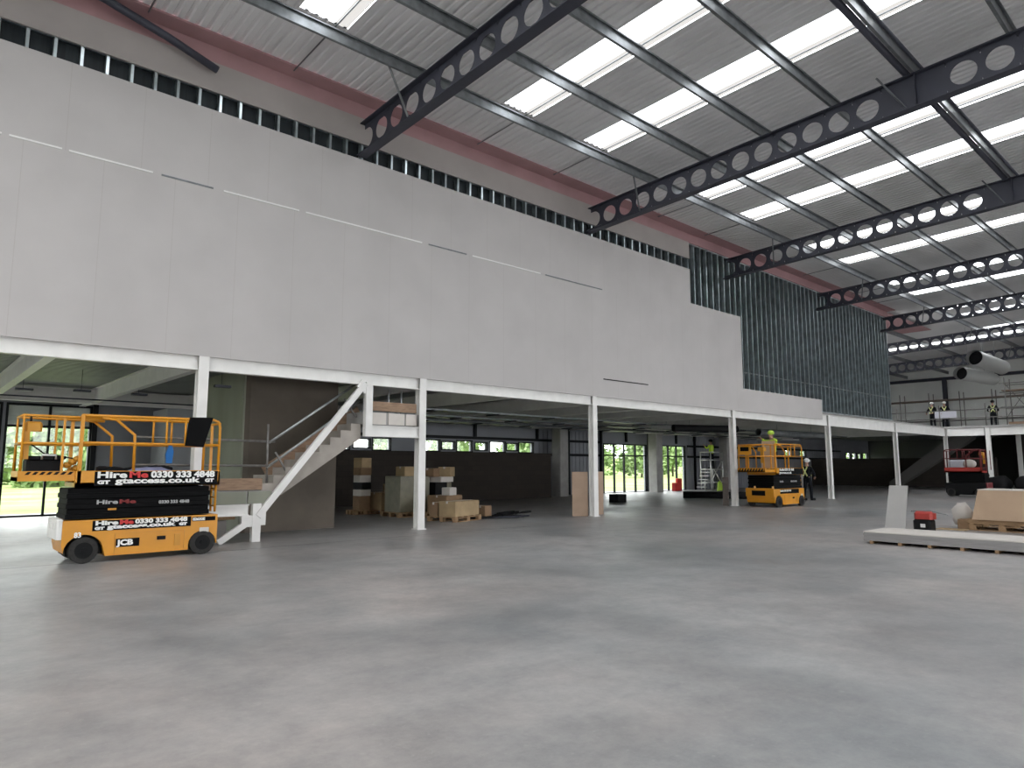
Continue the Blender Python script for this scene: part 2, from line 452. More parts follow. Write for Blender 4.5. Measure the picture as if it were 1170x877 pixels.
# cladding ribs facing the hall at ground level
yy = 24.2
while yy < 60:
    if not any(o[0]-.15 < yy < o[1]+.15 for o in OPEN): mb.box(XB, XB+.03, yy, yy+.06, 0, 3.3)
    yy += .3
struct('wall_outer', mb, M_clad)
mb = MB(); mb.box(XB, 34, YE, YE+.25, 0, 12)
for k in range(14): mb.box(XB+1.6+k*2.3, XB+1.64+k*2.3, YE-.012, YE, 4.0, 9.2)
for z in (5.4, 7.6): mb.box(XB, 16, YE-.03, YE, z, z+.05)
struct('wall_end', mb, M_cladw)
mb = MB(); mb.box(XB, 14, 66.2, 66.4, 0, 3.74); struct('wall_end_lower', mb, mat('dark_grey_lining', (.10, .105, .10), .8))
mb = MB(); mb.box(1.2, 14, 60.6, 60.8, 0, 3.74); struct('wall_far_shade_fill', mb, M_block)  # added near-black wall, stands for the darkness under the mezzanine

mb = MB(); mb.box(28, 28.3, -14, YE, 4.6, 12); mb.box(28, 28.3, -14, 5.2, 0, 4.6); mb.box(28, 28.3, 50, YE, 0, 4.6)  # added out-of-view wall; its low openings shape the light entering the hall
for k in range(7): mb.box(28, 28.3, 9.4+k*6.7, 9.8+k*6.7, 0, 4.6)
struct('wall_right_light_block', mb, M_cladw)
mb = MB(); mb.box(XB, 28, -14.2, -14, 0, 12); struct('wall_front_light_block', mb, M_cladw)  # added out-of-view wall, keeps sky light off the foreground floor

def window(n, y0, y1, z0, z1, mulls=(), trans=(), fw_=.06, bars=()):
    e = bpy.data.objects.new('window_%d' % n, None); COL.objects.link(e); e['kind'] = 'structure'; e.location = (XB, (y0+y1)/2, z0)
    m = MB(); m.m = Matrix.Translation((-XB, -(y0+y1)/2, -z0)); t = .1
    m.box(XB-t, XB+.03, y0-fw_, y0, z0-fw_, z1+fw_); m.box(XB-t, XB+.03, y1, y1+fw_, z0-fw_, z1+fw_)
    m.box(XB-t, XB+.03, y0, y1, z1, z1+fw_); m.box(XB-t, XB+.03, y0, y1, max(0, z0-fw_), z0)
    for y in mulls: m.box(XB-t, XB+.025, y-.03, y+.03, z0, z1)
    for z in trans: m.box(XB-t, XB+.028, y0, y1, z-.035, z+.035)
    for a, b, c, d in bars: m.box(XB-t+.01, XB+.02, a, b, c, d)
    m.build('window_frame', M_dark, e)
    g = MB(); g.m = m.m; g.box(XB-.06, XB-.05, y0, y1, z0, z1); g.build('window_pane', M_glass, e)
    return e
window(1, 2.4, 4.5, .05, 3.3, mulls=(3.44,), trans=(2.68,), bars=())
window(2, -3.0, 2.2, .05, 3.3, mulls=(-.4, 1.0), trans=(2.68,))
for k, (a, b, c, d) in enumerate(STRIP): window(3+k, a, b, c, d, fw_=.05)
for k, (a, b, c, d) in enumerate(DOORS):
    e = window(60+k, a, b, c, d, mulls=[a+(b-a)*q for q in ((.24,.47,.74) if k == 0 else (.33,.66))], trans=(2.08,))
    e.name = 'door_%d' % (k+1)
    m = MB(); m.m = Matrix.Translation((-XB, -(a+b)/2, -c))
    yl = a+(b-a)*.74
    m.tube([(XB+.08, yl+.08, .95), (XB+.08, yl+.08, 1.3)], .015); m.build('door_handle', M_alu, e)
# opaque top lights of the left windows: pale blinds panel behind the glass
mb = MB(); mb.box(XB-.17, XB-.13, -3.0, 4.5, 2.7, 3.3); struct('trim_1', mb, M_cladw)
# black rails on the outer wall
for k, (y0, y1, z) in enumerate(((8.5, 28.9, 2.78), (8.5, 28.9, 2.06), (37.2, 60, 2.72), (37.2, 60, 2.06))):
    mb = MB(); mb.box(XB+.03, XB+.09, y0, y1, z-.06, z+.07); struct('trim_%d' % (k+2), mb, M_dark)
# vertical posts on the outer wall above the strip
for k, y in enumerate((4.62, 8.3, 12.4, 16.0, 20.0, 24.0, 26.3, 28.9, 31.1, 33.2, 36.0, 38.0, 43.0)):
    mb = MB(); mb.box(XB+.03, XB+.12, y-.07, y+.07, 0 if y in (4.62, 26.3, 28.9, 33.2, 38.0) else 2.85, 3.7); struct('trim_%d' % (k+10), mb, M_dark)

# --- dark blockwork inner walls
mb = MB(); mb.box(-9.85, -9.6, 8.5, 23.46, 0, 2.08); struct('wall_back_blockwork', mb, M_block)
mb = MB(); mb.box(XB, 1.2, 54.5, 54.75, 0, 2.05); struct('wall_far_blockwork', mb, M_block)
# room divider behind the stair core, left bay (pale grey lining)
mb = MB(); mb.box(-9.9, -9.6, 6.4, 8.5, 0, 3.3); mb.box(XB, -9.6, 6.3, 6.4, 0, 3.3); struct('wall_back_lining', mb, mat('pale_blue_grey_lining', (.36, .38, .40), .6))

# --- mezzanine slab with ribbed metal decking underneath
mb = MB()
mb.k = 0; mb.box(XB, -.12, -9, 48.75, 3.80, 3.93); mb.box(XB, 13, 48.75, YE, 3.80, 3.93)
mb.k = 1
x = XB
while x < -.3:
    mb.box(x, x+.14, -9, 48.7, 3.755, 3.80); x += .22
x = XB
while x < 12.8:
    mb.box(x, x+.16, 49.0, YE, 3.74, 3.80); x += .3
struct('floor_mezzanine', mb, [M_slab, M_deck])

# outside: grass and paving
mb = MB(); mb.box(-95, XB-2.0, -90, 190, -.3, -.06); struct('floor_grass', mb, M_grass)
mb = MB(); mb.box(XB-2.0, XB-.3, -60, 130, -.3, -.03); struct('floor_paving', mb, M_tarmac)

# ================================================================== STEEL FRAME
ORD = ['first', 'second', 'third', 'fourth', 'fifth', 'sixth', 'seventh', 'eighth']
def web_holes(mb, y, x0, x1, holes, zc, hh, r, pitch, slope, t=.012):
    """web plate in the plane Y=y with round holes; cells of one pitch each"""
    N = 28
    def ring(cx, cz, yy): return [(cx+r*math.cos(2*PI*k/N), yy, cz+r*math.sin(2*PI*k/N)) for k in range(N)]
    def rect(cx, cz, yy, w):
        out = []
        for k in range(N):
            a = 2*PI*k/N; c, s_ = math.cos(a), math.sin(a)
            q = min((w/2)/max(abs(c), 1e-6), hh/max(abs(s_), 1e-6)); dx = c*q
            out.append((cx+dx, yy, cz+s_*q + slope*dx))
        return out
    xs = x0
    for hx in holes:
        a, b = hx-pitch/2, hx+pitch/2
        if a > xs + 1e-3:
            mb.prism([(xs, zc(xs)-hh), (a, zc(a)-hh), (a, zc(a)+hh), (xs, zc(xs)+hh)], 'y', y-t/2, y+t/2)
        z = zc(hx); n = N
        vs = ring(hx, z, y-t/2) + rect(hx, z, y-t/2, pitch) + ring(hx, z, y+t/2) + rect(hx, z, y+t/2, pitch)
        fs = []
        for k in range(n):
            j = (k+1) % n
            fs += [(k, j, n+j, n+k), (2*n+j, 2*n+k, 3*n+k, 3*n+j), (k, 2*n+k, 2*n+j, j)]
        mb.add(vs, fs)
        # corner fill of the rectangle (between ring samples)
        for sx in (-1, 1):
            for sz in (-1, 1):
                pass
        xs = b
    if x1 > xs: mb.prism([(xs, zc(xs)-hh), (x1, zc(x1)-hh), (x1, zc(x1)+hh), (xs, zc(xs)+hh)], 'y', y-t/2, y+t/2)
zc = lambda x: 9.05 + .036*x
S0, PT, HR = .236, .6186, .24
for i, ry in enumerate(RY):
    if i == 0: continue
    th = thing('cellular_rafter', 'x', 'beam', (0, ry, 0), group='dark cellular rafters under the roof')
    names_ = {1: 'blue-grey cellular steel rafter nearest the camera, above the top edge of the picture',
              2: 'blue-grey cellular steel rafter with round holes, nearest one, crossing the picture top',
              3: 'blue-grey cellular steel rafter with round holes, second of the row from the camera',
              4: 'blue-grey cellular rafter, third of the row, landing where bare studs begin',
              5: 'blue-grey cellular steel rafter, fourth of the row, landing over the middle of the bare studs',
              6: 'blue-grey cellular steel rafter just past the far end of the bare stud wall',
              7: 'blue-grey cellular steel rafter, second last of the row, in front of the round ducts',
              8: 'blue-grey cellular steel rafter farthest away, closest to the pale end wall'}
    th['label'] = names_[i]
    far = ry > 40
    x0 = -10.6 if far else (S0)
    x1 = 27.9
    t0 = math.ceil((x0 - S0)/PT) if far else 0
    holes = []
    t = t0
    while S0+PT*t < x1-.4:
        if t not in (14, 15): holes.append(S0+PT*t)
        t += 1
    HH = .352
    mb = MB()
    if not far:
        # open half hole at the wall end
        N = 14; z = zc(S0)
        arc = [(S0+HR*math.cos(-PI/2+PI*k/N), z+HR*math.sin(-PI/2+PI*k/N)) for k in range(N+1)]
        pts = arc + [(S0, z+HH), (S0+PT/2, zc(S0+PT/2)+HH), (S0+PT/2, zc(S0+PT/2)-HH), (S0, z-HH)]
        vs = [(a, -.006, b) for a, b in arc] + [(S0+PT/2, -.006, b) for a, b in arc]
        # split in quads from the arc to the right edge, then top and bottom strips
        n = N+1
        mb.add(vs, [(k, k+1, n+k+1, n+k) for k in range(N)])
        mb.prism([(S0-.12, z+HR), (S0+PT/2, z+HR), (S0+PT/2, zc(S0+PT/2)+HH), (S0-.12, z+HH)], 'y', -.006, .006)
        mb.prism([(-.04, z-HR-.02), (S0+PT/2, z-HR), (S0+PT/2, zc(S0+PT/2)-HH), (-.04, z-HH)], 'y', -.006, .006)
        web_holes(mb, 0, S0+PT/2, x1, holes[1:], zc, HH, HR, PT, .036)
    else: web_holes(mb, 0, x0, x1, holes, zc, HH, HR, PT, .036)
    mb.build('web', M_raft, th)
    W2 = .125; xt = x0-.14 if not far else x0; xb = -.04 if not far else x0
    mb = MB(); mb.prism([(xt, zc(xt)+HH), (x1, zc(x1)+HH), (x1, zc(x1)+HH+.022), (xt, zc(xt)+HH+.022)], 'y', -W2, W2); mb.build('flange', M_raft, th)
    mb = MB(); mb.prism([(xb, zc(xb)-HH), (x1, zc(x1)-HH), (x1, zc(x1)-HH-.022), (xb, zc(xb)-HH-.022)], 'y', -W2, W2); mb.build('flange', M_raft, th)
    for xx in ((9.27,) if far else (9.27,)):
        mb = MB(); mb.box(xx-.006, xx+.006, -W2, W2, zc(xx)-HH, zc(xx)+HH); mb.build('stiffener', M_raft, th)
        mb = MB(); mb.bar((xx-.62, -.45, zc(xx)+HH+.03), (xx-.2, -.02, zc(xx)-HH+.02), .04, .02); mb.build('stay', M_galvd, th)
    mb = MB(); mb.bar((2.36, -.75, zc(2.3)+HH+.06), (2.0, -.03, zc(2.1)-HH+.05), .045, .02); mb.build('stay', M_galvd, th)

# purlins: zed sections running the length of the roof
PX = [2.42, 4.12, 5.84, 7.56, 9.27, 10.95, 12.65, 14.35, 16.05, 17.75, 19.45, 21.15, 22.85, 24.5, 26.2]
PLAB = {0: 'galvanised purlin closest to the boarded wall', 1: 'galvanised purlin second from the boarded wall', 2: 'galvanised purlin third from the boarded wall',
        3: 'galvanised purlin fourth from the boarded wall', 4: 'galvanised purlin fifth from the boarded wall, beside the dark tie tube', 5: 'galvanised purlin next beyond the dark tie tube'}
def zed(x, y0, y1, z0, h=.23, w=.055):
    m = MB(); t = .006
    m.box(x-t, x+t, y0, y1, z0, z0+h)
    m.box(x-w, x, y0, y1, z0, z0+t*1.5); m.box(x-w, x-w+t, y0, y1, z0, z0+.03)
    m.box(x, x+w, y0, y1, z0+h-t, z0+h); m.box(x+w-t, x+w, y0, y1, z0+h-.03, z0+h)
    return m
for k, px in enumerate(PX):
    zed(px, RY[1], YE-.1, zc(px)+.385).build('purlin', M_galvd, None, PLAB.get(k, 'galvanised purlin in the upper right of the roof'), 'purlin', 'purlins under the roof sheets')
for k, px in enumerate((-1.2, -4.4, -7.6)):
    zed(px, 40.6, YE-.1, zc(px)+.375).build('purlin', M_galvd, None, ('galvanised purlin beyond the stud wall, nearest to it', 'galvanised purlin beyond the stud wall, middle of three', 'galvanised purlin beyond the stud wall, lowest of three')[k], 'purlin', 'purlins under the roof sheets')
mb = MB(); mb.tube([(9.10, RY[1], zc(9.1)+.45), (9.10, YE-.2, zc(9.1)+.45)], .07, 10)
mb.tube([(9.42, RY[1], zc(9.42)+.41), (9.42, YE-.2, zc(9.42)+.41)], .03, 8)
mb.build('tie_tube', M_raft, None, 'dark longitudinal tie tubes bolted along the rafters under the roof', 'tie tube')
# anti-sag rods following the rooflight joints
for i, (a, b) in enumerate(ROOFL):
    if i < 2: continue
    yy = b-.27
    mb = MB(); mb.tube([(.3, yy, roof(.3)-.07), (14.5, yy, roof(14.5)-.07)], .016, 6)
    mb.build('sag_rod', M_galvd, None, 'thin galvanised anti-sag rod under a rooflight joint', 'rod', 'anti-sag rods under the rooflights')

# mezzanine edge columns (H sections) and edge beams
def column_h(x, y, h, label, wd=.19, z0=0, d=.2):
    m = MB()
    m.box(x-.02, x, y-wd/2, y+wd/2, z0, h); m.box(x-d, x-d+.02, y-wd/2, y+wd/2, z0, h); m.box(x-d+.02, x-.02, y-.008, y+.008, z0, h)
    if z0 == 0: m.box(x-d-.03, x+.03, y-wd/2-.03, y+wd/2+.03, 0, .02)
    return m.build('steel_column', M_white, None, label, 'column', 'white columns of the mezzanine')
CL = ['white H-section column behind the rear end of the near yellow scissor lift', 'white H-section column right of the stair, beside the pallets of boxes',
      'white H-section column between two tan boards leaning on it', 'white H-section column at the near left corner of the distant yellow scissor lift',
      'white H-section column right of the walking worker in the white helmet', 'white H-section column rising behind the upright grey board',
      'white H-section corner column in front of the red scissor lift']
for y, lb in zip(CY[1:], CL): column_h(-.0, y+.09, 3.6 if y < 31 else 3.83, lb)
def ibeam(m, p, q, h, w, tw=.012, tf=.02, up=(0,0,1)):
    p = Vector(p); q = Vector(q)
    m.bar(p, q, tw, h, up)
    u = Vector((0,0,1)) if abs((q-p).normalized().z) < .9 else Vector((0,1,0))
    d = (q-p).normalized(); n = d.cross(u).normalized(); c = n.cross(d)
    m.bar(p+c*(h/2-tf/2), q+c*(h/2-tf/2), w, tf, up); m.bar(p-c*(h/2-tf/2), q-c*(h/2-tf/2), w, tf, up)
EL = ['white edge beam at the left edge of the picture above the near scissor lift', 'white edge beam over the stair', 'white edge beam right of the stair', 'white edge beam left of the distant yellow lift',
      'white edge beam over the distant yellow lift', 'white edge beam under the bare studs', 'white edge beam ending at the corner column']
for k in range(7):
    m = MB(); ibeam(m, (-.09, CY[k]+.1, 3.58), (-.09, CY[k+1]-.0, 3.58), .5, .15); m.build('edge_beam', M_white, None, EL[k], 'beam', 'white edge beams of the mezzanine')
m = MB(); ibeam(m, (0.02, 48.9, 3.58), (2.0, 48.9, 3.58), .5, .15); m.build('edge_beam', M_white, None, 'short white edge beam right of the corner column, above the red lift', 'beam', 'white edge beams of the mezzanine')
m = MB(); ibeam(m, (2.2, 48.9, 3.58), (12.8, 48.9, 3.58), .5, .15); m.build('edge_beam', M_white, None, 'white edge beam running out of the picture at the right', 'beam', 'white edge beams of the mezzanine')
for x, lb in ((2.18, 'white column right of the red scissor lift'), (6.2, 'white column beyond the right edge of the picture')):
    m = MB(); m.box(x-.11, x+.11, 48.8, 48.83, 0, 3.83); m.box(x-.11, x+.11, 49.0, 49.03, 0, 3.83); m.box(x-.01, x+.01, 48.83, 49.0, 0, 3.83)
    m.build('steel_column', M_white, None, lb, 'column', 'white columns of the mezzanine')
for (x, y), lb in zip(((2.3, 55.6), (3.15, 57.5), (4.3, 59.5)), ('grey-white column in the dark under the right mezzanine, left of three', 'grey-white column in the dark under the right mezzanine, middle of three', 'grey-white column in the dark under the right mezzanine, right of three')):
    m = MB(); m.box(x-.12, x+.12, y-.12, y-.09, 0, 3.75); m.box(x-.12, x+.12, y+.09, y+.12, 0, 3.75); m.box(x-.01, x+.01, y-.09, y+.09, 0, 3.75)
    m.build('steel_column', M_white, None, lb, 'column')
# beams under the deck, from the edge to the outer wall
nb = 0
for y in (-.8, 1.85, 4.25, 7.0, 9.4, 12.5, 15.7, 18.3, 20.9, 23.7, 26.4, 29.2, 32.05, 34.8, 37.6, 40.45, 43.2, 46.0):
    nb += 1
    m = MB(); x1 = -.18 if y != 7.0 else -4.7
    ibeam(m, (XB+.02, y, 3.545), (x1, y, 3.545), .41, .17)
    lb = {2: 'white deck beam at the far left of the ceiling above the lift', 3: 'white deck beam running back from the first column'}.get(nb, 'white deck beam under the mezzanine')
    m.build('deck_beam', M_white, None, lb, 'beam', 'white deck beams under the mezzanine' if nb not in (2, 3) else None)
m = MB(); ibeam(m, (-9.35, -9, 3.5), (-9.35, 48.7, 3.5), .42, .2); m.build('deck_beam', M_white, None, 'long white beam along the back of the mezzanine ceiling', 'beam')
# cladded posts at the back, wide and pale
for y, lb in ((24.75, 'pale wide concrete column at the right end of the dark block wall'), (32.65, 'pale wide concrete column between the two glazed door bays'), (40.2, 'pale wide concrete column right of the aluminium step tower')):
    m = MB(); m.bbox(-10.55, -9.95, y-.3, y+.3, 0, 3.45, .03); m.build('concrete_column', M_slab if y > 30 else M_slab, None, lb, 'column', 'wide pale columns at the back')

# --- partition frame: studs and tracks behind the boards
th = thing('stud_partition', 'galvanised metal stud frame of the upper wall, bare at its far end', 'stud wall', (-.1, 20, 3.9))
def stud(y, z0, z1):
    m = MB(); m.m = Matrix.Translation((.1, -20, -3.9))
    m.box(-.195, -.05, y-.002, y+.002, z0, z1); m.box(-.055, -.05, y, y+.05, z0, z1); m.box(-.195, -.19, y, y+.05, z0, z1)
    return m
y = .3; n = 0; ysd = []
while y < 40.2: ysd.append(y); y += .405
for y in ysd:
    if y < 21: stud(y, 8.3, 9.1).build('stud', M_stud, th)
    else: stud(y, (7.2 if y < 24.4 else 4.4 if y < 31.3 else 3.93), 9.66).build('stud', M_stud, th)
for z, y0, y1 in ((3.93, 24, 40.2), (9.62, 21, 40.2), (9.05, -8, 21)):
    m = MB(); m.m = Matrix.Translation((.1, -20, -3.9)); m.box(-.2, -.047, y0, y1, z-.0, z+.04); m.box(-.05, -.046, y0, y1, z-.05 if z > 4 else z, z+.05); m.build('track', M_stud, th)
m = MB(); m.m = Matrix.Translation((.1, -20, -3.9)); m.box(-.13, -.10, 24.5, 40.2, 5.15, 5.19); m.build('bracing_strap', M_galvd, th)
# near-black sheet behind the studs, coloured as the unlit room beyond
mb = MB(); mb.box(-.26, -.205, -9, 40.25, 3.93, 9.9); struct('wall_left_dark_backing', mb, mat('unlit_room_dark', (.02, .026, .03), .5, .3, var=.3, scale=2, stretch=(1, 6, .3)))
# joint strips in the boards
for a, b, z, m_ in ((-1, .9, 6.985, 0), (1.0, 1.75, 6.985, 0), (1.85, 3.2, 6.985, 0), (3.35, 4.3, 6.985, 1), (4.5, 6.1, 6.985, 0), (6.25, 9.3, 6.985, 0), (9.5, 10.7, 6.985, 1), (10.9, 13.4, 6.985, 0), (13.6, 16.1, 6.985, 1), (16.1, 18.35, 4.16, 2)):
    m = MB(); m.box(-.01, .014, a, b, z-.014, z+.016)
    m.build('joint_strip', (M_white2, M_galvd, M_black)[m_], None,
            ('thin white strip in the long horizontal board joint', 'thin dull metal strip in the long horizontal board joint', 'short dark slit low in the boards, above the middle of the mezzanine edge')[m_], 'metal strip', ('bright joint strips', 'dull joint strips', None)[m_])

# dark brace tube at the top left
m = MB(); m.tube([(.5, .6, 10.0-.25), (.33, 2.14, 9.84), (.25, 3.25, 9.62), (.2, 4.2, 9.36)], .075, 10)
m.build('brace_tube', M_raft, None, 'dark curved tube ending against the wall at the top left of the picture', 'tube')

# ================================================================== STAIR AND CORE
th = thing('stair_core', 'brown concrete stair core standing behind the stair', 'stair core', (-3.2, 7.0, 0))
m = MB(); m.m = Matrix.Translation((3.2, -7.0, 0))
m.prism([(-4.0, 5.9), (-2.02, 5.9), (-1.93, 5.98), (-1.9, 6.6), (-1.9, 8.15), (-4.0, 8.15)], 'z', 0, 3.74); m.build('brown_wall', M_core, th)
m = MB(); m.m = Matrix.Translation((3.2, -7.0, 0)); m.box(-4.6, -2.03, 5.86, 5.9, 0, 3.74); m.build('pale_side', M_core2, th, 'pale greenish side face')

st = thing('staircase', 'site stair with grey stone flight, white steel landing frames and diagonal brace', 'staircase', (-.6, 7.0, 0))
T = Matrix.Translation((.6, -7.0, 0))
def SP(name, m, mt, label=None):
    return m.build(name, mt, st, label)
def smb():
    m = MB(); m.m = T; return m
m = smb(); m.box(-1.3, -.1, 2.6, 5.75, .74, 1.0); SP('lower_landing', m, M_slab)
for y0 in (3.3, 5.24):
    m = smb(); m.box(-.1, -.07, y0+.06, 5.26 if y0 < 4 else 5.78, .75, .99); SP('facing_panel', m, M_core2)
m = smb(); ibeam(m, (-.09, 3.4, .63), (-.09, 5.32, .63), .22, .12); SP('landing_beam', m, M_white)
m = smb(); m.box(-.13, -.02, 5.39, 5.56, 0, .75); m.box(-.2, -.13, 5.44, 5.5, 0, .75); m.box(-.11, -.03, 5.56, 5.66, .32, .62); m.box(-.11, -.03, 5.18, 5.39, .3, .52); SP('landing_post', m, M_white)
m = smb(); m.bar((-.06, 4.75, .03), (-.06, 5.36, .42), .08, .12); SP('kicker_brace', m, M_white)
m = smb(); m.bar((-.05, 5.5, .5), (-.05, 7.84, 3.36), .10, .13); m.bar((-.05, 7.7, 3.36), (-.05, 7.9, 3.2), .06, .2); SP('diagonal_brace', m, M_white)
m = smb(); m.box(-.13, -.0, 7.86, 8.03, 2.16, 3.4); SP('hanger_post', m, M_white)
m = smb(); ibeam(m, (-.07, 8.03, 2.29), (-.07, 9.36, 2.29), .26, .14); SP('landing_beam', m, M_white)
m = smb(); m.box(-1.35, -.13, 7.85, 9.4, 2.44, 2.72); SP('upper_landing', m, M_slab)
for y0, y1 in ((8.06, 8.45), (8.52, 8.95), (9.0, 9.3)):
    m = smb(); m.box(-.13, -.1, y0, y1, 2.45, 2.72); SP('facing_panel', m, M_top)
m = smb(); m.box(-.16, -.12, 8.05, 9.3, 2.76, 2.98); SP('toe_board', m, M_scaf)
# flight: saw-tooth solid
n = 9; y0, z0, y1, z1 = 5.62, .98, 7.86, 2.45
dy, dz = (y1-y0)/n, (z1-z0)/n
pts = [(y0, z0-.12)]
top = [(y0, z0)]
for k in range(n):
    top.append((y0+k*dy, z0+(k+1)*dz)); top.append((y0+(k+1)*dy, z0+(k+1)*dz))
poly = top + [(y1, z1-.33), (y0+.42, z0-.08), (y0, z0-.08)]
m = smb()
def concave(m, poly, xa, xb):
    tri = [list(t) for t in tessellate_polygon([[Vector((a, b, 0)) for a, b in poly]])]
    N = len(poly); co = [(xa, a, b) for a, b in poly] + [(xb, a, b) for a, b in poly]
    fs = [tuple(t) for t in tri] + [tuple(N+i for i in t[::-1]) for t in tri] + [(i, (i+1) % N, N+(i+1) % N, N+i) for i in range(N)]
    m.add(co, fs)
concave(m, poly, -1.3, -.22); SP('flight', m, mat('pale_cast_stone', (.38, .345, .31), .8, var=.12, scale=3))
# timber stringer boards and tubes
m = smb(); m.bar((-.9, 5.95, 1.36), (-.9, 8.2, 2.78), .04, .28); SP('side_board', m, M_scaf)
m = smb(); m.box(-.22, -.18, 3.4, 5.62, 1.02, 1.25); SP('toe_board', m, M_scaf)
m = smb(); m.tube([(-.3, 5.76, 1.0), (-.3, 5.74, 2.36)], .024); SP('handrail_post', m, M_rust)
m = smb(); m.tube([(-.35, 3.3, 2.03), (-.3, 5.9, 2.0)], .024); SP('guard_tube', m, M_rust)
m = smb(); m.tube([(-.35, 3.3, 1.52), (-.3, 5.8, 1.5)], .024); SP('guard_tube', m, M_rust)
m = smb(); m.tube([(-.3, 5.78, 1.98), (-.3, 7.75, 3.36)], .027); SP('handrail', m, M_galv)
m = smb(); m.tube([(-.3, 5.74, 1.46), (-.3, 7.85, 2.98)], .027); SP('handrail', m, M_galv)
m = smb(); m.tube([(-.25, 5.9, 1.78), (-.25, 6.2, 1.3)], .024); SP('clamp_tube', m, M_rust)
m = smb(); m.tube([(-.25, 7.45, 3.0), (-.25, 7.75, 2.6)], .024); SP('clamp_tube', m, M_rust)
m = smb(); m.tube([(-.25, 8.6, 2.72), (-.25, 8.6, 3.3)], .02); m.tube([(-.25, 8.95, 2.72), (-.25, 8.95, 3.28)], .02); SP('guard_tube', m, M_galv)
for a, b, x in ((3.9, 2.9, -9), ): pass
m = MB(); m.box(-1.2, -.35, 4.5, 5.0, 0, .42); m.k = 1; m.box(-1.3, -.3, 3.2, 5.15, .44, .5); m.build('timber_blocks', [M_slab, M_wood], None, 'loose blocks and timbers stowed under the lower stair landing', 'building materials')

# second stair far away under the right mezzanine
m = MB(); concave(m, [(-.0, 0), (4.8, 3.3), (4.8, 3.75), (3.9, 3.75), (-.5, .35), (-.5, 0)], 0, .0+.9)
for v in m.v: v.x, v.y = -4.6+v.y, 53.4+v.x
m.build('staircase', mat('dark_cast_concrete', (.13, .125, .12), .8), None, 'dim distant stair rising to the right behind the red lift', 'staircase')

